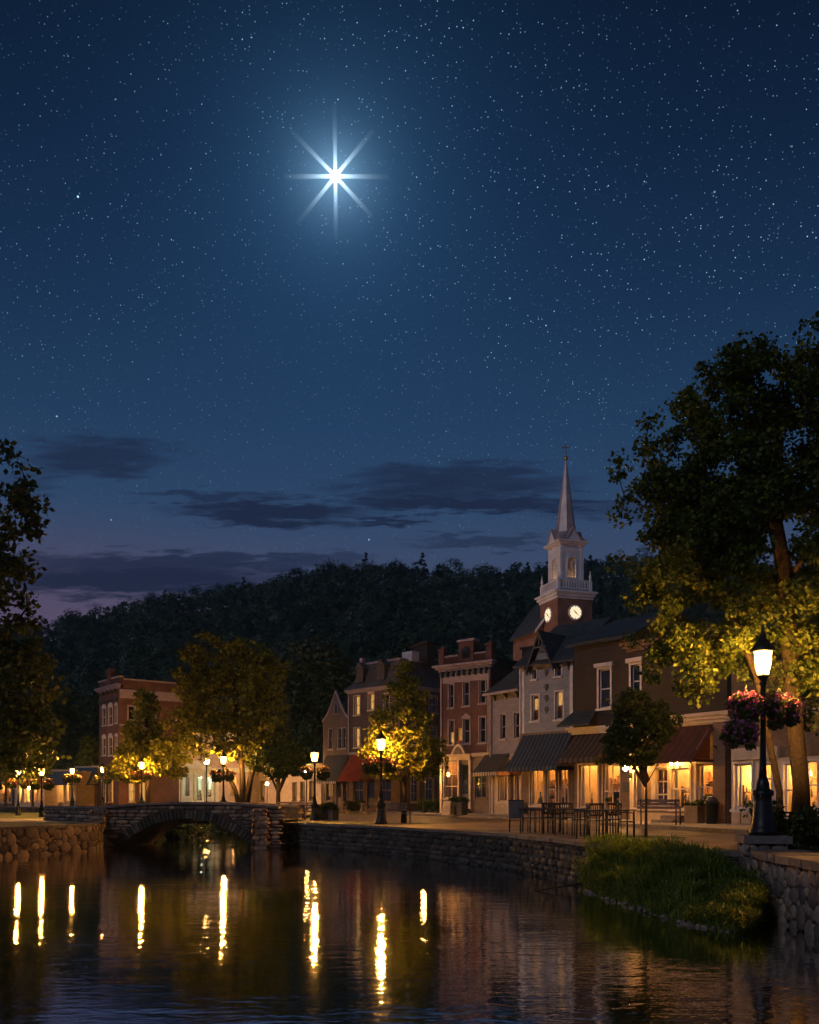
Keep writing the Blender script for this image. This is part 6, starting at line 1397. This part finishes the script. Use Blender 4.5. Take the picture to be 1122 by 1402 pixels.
# ------------------------------------------------------------------ grass on the near bank
BK = [(3.9, 20.6), (3.98, 18.8), (4.22, 16.7), (4.4, 14.9), (4.85, 13.8), (5.3, 14.4), (5.85, 15.6)]
TOPL = [(4.3, 21.2), (5.0, 19.2), (5.65, 18.25), (6.0, 17.6), (6.2, 17.2), (6.22, 16.9), (6.25, 16.6)]
BZ = (.9, 1.05, 1.05, .86, .66, .58, .52)
def bank(k, t):
    i = min(int(k), len(BK) - 2); f_ = k - i
    a = Vector((*BK[i], -.06)).lerp(Vector((*BK[i + 1], -.06)), f_); c_ = Vector((*TOPL[i], BZ[i])).lerp(Vector((*TOPL[i + 1], BZ[i + 1])), f_); p = a.lerp(c_, t)
    p.z = -.06 + (c_.z + .06) * (math.sin(t * math.pi / 2) ** .75) + .05 * mnoise.noise(Vector((p.x * 1.7, p.y * 1.7, 0))) * math.sin(t * math.pi); return p
mb = MB(); nk, nt_ = 36, 16; vs = [bank(k * (len(BK) - 1) / nk, j / nt_) for k in range(nk + 1) for j in range(nt_ + 1)]
mb.add(vs, [(a, a + 1, a + nt_ + 2, a + nt_ + 1) for k in range(nk) for j in range(nt_) for a in (k * (nt_ + 1) + j,)], 0, True)
tag(mb.build('grass_bank', M['lawn']), kind='structure')
rg = np.random.default_rng(3); rq = random.Random(17); tufts = []
for _ in range(1500):      # short sward everywhere
    t = rq.random() ** .9; tufts.append((bank(rq.uniform(0, len(BK) - 1.001), t), (.07 + .05 * (1 - t)) * rq.uniform(.6, 1.4), 26, .1, .6))
for _ in range(62):        # big arching tussocks on the slope
    t = rq.uniform(.06, .72); k = rq.uniform(.05, len(BK) - 1.1); hgt = rq.uniform(.28, .55) * (1 - .35 * t) * (.8 if k > 3.5 else 1); tufts.append((bank(k, t), hgt, 230, .17, 1.0))
for _ in range(90): tufts.append((bank(rq.uniform(0, len(BK) - 1.1), rq.uniform(.0, .1)), rq.uniform(.16, .3), 70, .1, 1.1))
Vs = []
for p, hgt, nb, rad_, arch_ in tufts:
    ang_ = rg.random(nb) * 6.283; r0 = rg.random(nb) ** .6 * rad_; bx = p.x + np.cos(ang_) * r0; by = p.y + np.sin(ang_) * r0
    hh = hgt * (.5 + .75 * rg.random(nb)); ln = hh * arch_ * (.25 + .9 * rg.random(nb)); la = ang_ + rg.normal(size=nb) * .45; w_ = .0045 + .0035 * rg.random(nb)
    tx, ty = -np.sin(la) * w_, np.cos(la) * w_; z0 = p.z - .04; sd = np.stack([tx, ty, np.zeros(nb)], 1)
    q0 = np.stack([bx, by, np.full(nb, z0)], 1); dr = np.stack([np.cos(la), np.sin(la)], 1)
    pt_ = lambda f, g: np.stack([bx + dr[:, 0] * ln * f, by + dr[:, 1] * ln * f, z0 + hh * g], 1)
    a1, a2, a3 = pt_(.22, .62), pt_(.6, .92), pt_(1.0, .8 if arch_ > .6 else 1.05)
    Vs += [np.stack([q0 - sd, q0 + sd, a1 + sd, a1 - sd], 1), np.stack([a1 - sd, a1 + sd, a2 + sd * .7, a2 - sd * .7], 1), np.stack([a2 - sd * .7, a2 + sd * .7, a3 + sd * .12, a3 - sd * .12], 1)]
tag(raw_mesh('tall_grass', np.concatenate(Vs), 4, M['grass_blade']), kind='stuff')
pb = MB(); qr = random.Random(41)
for _ in range(190):
    p = bank(qr.uniform(0, len(BK) - 1.05), qr.uniform(.0, .05)); p.z = qr.uniform(-.03, .03); r_ = qr.uniform(.02, .075); p.x -= qr.uniform(-.02, .12)
    put_stone(pb, p, Vector((.8, .6, 0)), Vector((-.6, .8, 0)), r_, r_ * .8, r_ * .6, 2.4, qr, qr.uniform(-.5, .5))
tag(pb.build('shore_pebbles', M['fieldstone']), kind='stuff')
dw = thing('driftwood', 'bare forked stick lying in the water at the tip of the grass bank', 'driftwood', (3.25, 20.0, .02)); q = MB(); q.tube([(-.55, .1, -.03), (-.2, .02, .05), (.15, 0, .1), (.5, -.1, .16)], [.012, .02, .024, .018], 6); q.tube([(-.1, .01, .07), (-.3, .1, .2), (-.36, .12, .32)], [.015, .01, .005], 5); q.build('stick', M['bark'], dw)
# ------------------------------------------------------------------ the great star
sd_ = Vector(((459.5 - CX) / F, 1, (HY - 241) / F)).normalized(); DST = 3000.0
star = thing('bright_star', 'great white star with eight rays high in the night sky', 'star', Vector((0, 0, EYE)) + sd_ * DST); pxm = DST / F / 1.0 * (1 / sd_.y) * sd_.y
px_m = DST * sd_.y / F
q = MB(); q.lathe([(.02, -1), (.5, -.87), (.87, -.5), (1, 0), (.87, .5), (.5, .87), (.02, 1)], (0, 0, 0), 20); core = q.build('core', emit('star_light', (.9, .97, 1.0), 4.0), star); k_ = 7.5 * px_m; core.scale = (k_,) * 3
def vol_emit(name, col, st):
    m = bpy.data.materials.new(name); m.use_nodes = True; nt = m.node_tree; nt.nodes.remove(nt.nodes['Principled BSDF'])
    e = nt.nodes.new('ShaderNodeEmission'); e.inputs[0].default_value = (*col, 1); e.inputs[1].default_value = st; nt.links.new(e.outputs[0], nt.nodes['Material Output'].inputs['Volume']); return m
vm = vol_emit('star_ray_light', (.62, .84, 1.0), 1.0); nt = vm.node_tree; e_ = [n for n in nt.nodes if n.type == 'EMISSION'][0]; t_ = nt.nodes.new('ShaderNodeTexCoord'); l_ = nt.nodes.new('ShaderNodeVectorMath'); l_.operation = 'LENGTH'; nt.links.new(t_.outputs['Object'], l_.inputs[0])
nt.links.new(math_n(nt, 'MULTIPLY', math_n(nt, 'EXPONENT', math_n(nt, 'MULTIPLY', l_.outputs['Value'], -1 / (12.5 * px_m))), .42), e_.inputs[1]); ex = Vector((1, 0, 0)); vx = sd_.cross(Vector((0, 0, 1))).normalized(); vy = vx.cross(sd_).normalized()
for an, L in ((91, 86), (-89.5, 82), (2, 80), (183, 76), (46.5, 80), (141, 84), (-41, 74), (-133, 86)):
    d_ = vx * math.cos(R(an)) + vy * math.sin(R(an)); prof = None
    q = MB(); q.tube([d_ * (L * .92 * t * px_m) for t in (0, .08, .3, .6, 1.0)], [r_ * px_m for r_ in (2.7, 2.7, 2.9, 3.3, 3.4)], 14); q.build('ray', vm, star)
# thin night air over the valley
hz = MB(); hz.box(-480, 480, -45, 620, -1.5, 135); hm = bpy.data.materials.new('night_air'); hm.use_nodes = True; nt = hm.node_tree; nt.nodes.remove(nt.nodes['Principled BSDF'])
pv = nt.nodes.new('ShaderNodeVolumePrincipled'); pv.inputs['Color'].default_value = (.32, .66, .85, 1); pv.inputs['Density'].default_value = HAZE; pv.inputs['Anisotropy'].default_value = .2
nt.links.new(pv.outputs[0], nt.nodes['Material Output'].inputs['Volume']); tag(hz.build('haze', hm), kind='stuff')
# ------------------------------------------------------------------ sky, moonlight, camera
w = bpy.data.worlds.new('World'); scene.world = w; w.use_nodes = True; nt = w.node_tree
bg = nt.nodes['Background']; tc = nt.nodes.new('ShaderNodeTexCoord'); sep = nt.nodes.new('ShaderNodeSeparateXYZ'); nt.links.new(tc.outputs['Generated'], sep.inputs[0])
X, Y, Z = sep.outputs; mm = lambda op, a, b_=0.0, c_=0.0: math_n(nt, op, a, b_, c_)
def lin(c): return tuple(((v / 255) / 12.92 if v / 255 <= .04045 else ((v / 255 + .055) / 1.055) ** 2.4) for v in c)
zz = mm('MAXIMUM', Z, 0.0)
sky = ramp(nt, zz, [(0.0, lin((78, 72, 96))), (.19, lin((74, 76, 102))), (.235, lin((62, 74, 103))), (.30, lin((46, 69, 101))), (.37, lin((33, 59, 91))), (.46, lin((23, 46, 75))), (.57, lin((13, 30, 55))), (.66, lin((6, 17, 36))), (1.0, lin((4, 11, 24)))])
# the town's faint mauve afterglow low on the left
az = mm('MULTIPLY', X, -1.0); gl_ = mm('MULTIPLY', node(nt, 'ShaderNodeMapRange', interpolation_type='SMOOTHSTEP').outputs[0], 1.0)
mr = [n for n in nt.nodes if n.type == 'MAP_RANGE'][0]; nt.links.new(zz, mr.inputs[0]); mr.inputs[1].default_value = .3; mr.inputs[2].default_value = .17; mr.inputs[3].default_value = 0; mr.inputs[4].default_value = 1
mr2 = node(nt, 'ShaderNodeMapRange', interpolation_type='SMOOTHSTEP'); nt.links.new(X, mr2.inputs[0]); mr2.inputs[1].default_value = .1; mr2.inputs[2].default_value = -.4; mr2.inputs[3].default_value = 0; mr2.inputs[4].default_value = 1
sky = mixc(nt, mm('MULTIPLY', mm('MULTIPLY', mr.outputs[0], mr2.outputs[0]), .55), sky, lin((100, 78, 104)))
# glow of the star in the thin air
dt = nt.nodes.new('ShaderNodeVectorMath'); dt.operation = 'DOT_PRODUCT'; nt.links.new(tc.outputs['Generated'], dt.inputs[0]); dt.inputs[1].default_value = sd_
an = mm('ARCCOSINE', mm('MINIMUM', dt.outputs['Value'], .999999))
def halo(k, amp, col):
    return mixc(nt, 1.0, (0, 0, 0), mixc(nt, mm('MULTIPLY', mm('EXPONENT', mm('MULTIPLY', an, -k)), amp), (0, 0, 0), col), 'ADD')
tot = sky
for k_, amp, col in ((5.0, .3, lin((32, 70, 112))), (18.0, .7, (.035, .11, .21)), (62.0, 1.0, (.26, .48, .66))):
    tot = mixc(nt, 1.0, tot, halo(k_, amp, col), 'ADD')
# clouds: dark banks low in the sky
ys = mm('MAXIMUM', Y, .05); U = mm('DIVIDE', X, ys); Vv = mm('DIVIDE', Z, ys)
cb_ = nt.nodes.new('ShaderNodeCombineXYZ'); nt.links.new(mm('MULTIPLY', U, 5.0), cb_.inputs[0]); nt.links.new(mm('MULTIPLY', Vv, 30.0), cb_.inputs[1])
n1 = noise(nt, cb_.outputs[0], 1.6, 6, .6); n2 = noise(nt, cb_.outputs[0], 4.2, 4, .6)
du = mm('MULTIPLY', mm('SUBTRACT', n1, .5), .22); dv = mm('MULTIPLY', mm('SUBTRACT', n2, .5), .05)
mask = None
for cx_, cy_, a_, b_2, st in ((130, 626, 92, 26, .75), (275, 677, 95, 7, .7), (368, 703, 118, 17, 1.0), (620, 660, 140, 24, .8), (650, 690, 165, 12, .95), (516, 713, 42, 6, .9), (240, 772, 250, 15, .85), (200, 795, 190, 22, 1.0), (665, 742, 95, 8, .6), (440, 768, 80, 9, .6), (880, 700, 150, 12, .5), (40, 660, 60, 10, .4)):
    uu_, vv_ = (cx_ - CX) / F, (HY - cy_) / F
    e1 = mm('POWER', mm('ABSOLUTE', mm('DIVIDE', mm('SUBTRACT', mm('ADD', U, du), uu_), a_ / F)), 2.0); e2 = mm('POWER', mm('ABSOLUTE', mm('DIVIDE', mm('SUBTRACT', mm('ADD', Vv, dv), vv_), b_2 / F)), 2.0)
    r_ = node(nt, 'ShaderNodeMapRange', interpolation_type='SMOOTHSTEP'); nt.links.new(mm('ADD', e1, e2), r_.inputs[0]); r_.inputs[1].default_value = 1.9; r_.inputs[2].default_value = .2; r_.inputs[3].default_value = 0; r_.inputs[4].default_value = st
    mask = r_.outputs[0] if mask is None else mm('MAXIMUM', mask, r_.outputs[0])
mask = mm('MULTIPLY', mm('MULTIPLY', mask, mm('GREATER_THAN', Y, .06)), mm('ADD', .75, mm('MULTIPLY', n2, .4)))
mask = mm('MINIMUM', mask, .93)
# stars
def stars(scale, rad_, thr, amp, dens=None):
    v = nt.nodes.new('ShaderNodeTexVoronoi'); v.inputs['Scale'].default_value = scale; nt.links.new(tc.outputs['Generated'], v.inputs['Vector'])
    s_ = nt.nodes.new('ShaderNodeSeparateColor'); nt.links.new(v.outputs['Color'], s_.inputs[0])
    r_ = node(nt, 'ShaderNodeMapRange', interpolation_type='SMOOTHSTEP'); nt.links.new(v.outputs['Distance'], r_.inputs[0]); r_.inputs[1].default_value = rad_ * scale; r_.inputs[2].default_value = rad_ * scale * .25; r_.inputs[3].default_value = 0; r_.inputs[4].default_value = 1
    br = mm('POWER', s_.outputs[0], 2.2); o = mm('MULTIPLY', mm('MULTIPLY', r_.outputs[0], mm('GREATER_THAN', s_.outputs[1], thr)), mm('MULTIPLY', br, amp))
    return o if dens is None else mm('MULTIPLY', o, dens)
mw = nt.nodes.new('ShaderNodeVectorMath'); mw.operation = 'DOT_PRODUCT'; nt.links.new(tc.outputs['Generated'], mw.inputs[0]); mw.inputs[1].default_value = Vector(((960 - CX) / F, 1, (HY - 150) / F)).normalized()
mwr = node(nt, 'ShaderNodeMapRange', interpolation_type='SMOOTHSTEP'); nt.links.new(mw.outputs['Value'], mwr.inputs[0]); mwr.inputs[1].default_value = .92; mwr.inputs[2].default_value = .995; mwr.inputs[3].default_value = .75; mwr.inputs[4].default_value = 1.3
dn = mm('MULTIPLY', ramp(nt, noise(nt, tc.outputs['Generated'], 4.5, 5, .65), [(.38, (.4, .4, .4)), (.62, (1, 1, 1))]), mwr.outputs[0])
st_ = mm('ADD', mm('ADD', stars(300, .0006, .0, 1.1, dn), stars(130, .00074, .0, 1.2, dn)), stars(28, .0012, .3, 2.6))
fade = node(nt, 'ShaderNodeMapRange', interpolation_type='SMOOTHSTEP'); nt.links.new(zz, fade.inputs[0]); fade.inputs[1].default_value = .2; fade.inputs[2].default_value = .5; fade.inputs[3].default_value = .4; fade.inputs[4].default_value = 1
st_ = mm('MULTIPLY', mm('MULTIPLY', st_, fade.outputs[0]), mm('SUBTRACT', 1.0, mask))
sc_ = nt.nodes.new('ShaderNodeMix'); sc_.data_type = 'RGBA'; sc_.blend_type = 'MULTIPLY'; sc_.inputs[0].default_value = 1; sc_.inputs[6].default_value = (.42, .72, 1, 1); nt.links.new(st_, sc_.inputs[7])
tot = mixc(nt, mask, tot, lin((27, 36, 62)))
tot = mixc(nt, 1.0, tot, sc_.outputs[2], 'ADD')
nt.links.new(tot, bg.inputs[0]); bg.inputs[1].default_value = 1.0
sun = bpy.data.lights.new('moonlight', 'SUN'); sun.energy = .46; sun.angle = R(8); sun.color = (.76, .8, 1.0)
so = bpy.data.objects.new('moonlight', sun); C.objects.link(so); so.rotation_euler = Vector((.62, .62, -.48)).to_track_quat('-Z', 'Y').to_euler()
# floodlight on the roofs below the steeple
fl = bpy.data.lights.new('steeple_floodlight', 'SPOT'); fl.energy = 6500; fl.color = (1.0, .62, .36); fl.spot_size = R(58); fl.spot_blend = .6; fl.shadow_soft_size = .3
fp = Vector((-6.0, 97, 9.5)); fo = bpy.data.objects.new('steeple_floodlight', fl); C.objects.link(fo); fo.location = fp; fo.rotation_euler = (CH[0] + Vector((0, 0, 27)) - fp).to_track_quat('-Z', 'Y').to_euler()
cam = bpy.data.cameras.new('camera'); cam.sensor_fit = 'HORIZONTAL'; cam.sensor_width = 36; cam.lens = 36 * F / 1122; cam.shift_y = (HY - 701) / 1122; cam.clip_end = 8000; cam.clip_start = .1
co = bpy.data.objects.new('camera', cam); C.objects.link(co); co.location = (0, 0, EYE); co.rotation_euler = (R(90), 0, 0); scene.camera = co
scene.view_settings.view_transform = 'Standard'; scene.view_settings.look = 'None'; scene.view_settings.exposure = 0; scene.view_settings.gamma = 1
cy = scene.cycles; cy.max_bounces = 7; cy.diffuse_bounces = 2; cy.glossy_bounces = 3; cy.transmission_bounces = 3; cy.transparent_max_bounces = 10; cy.volume_bounces = 0
cy.caustics_reflective = False; cy.caustics_refractive = False; cy.sample_clamp_indirect = 6; cy.use_denoising = True
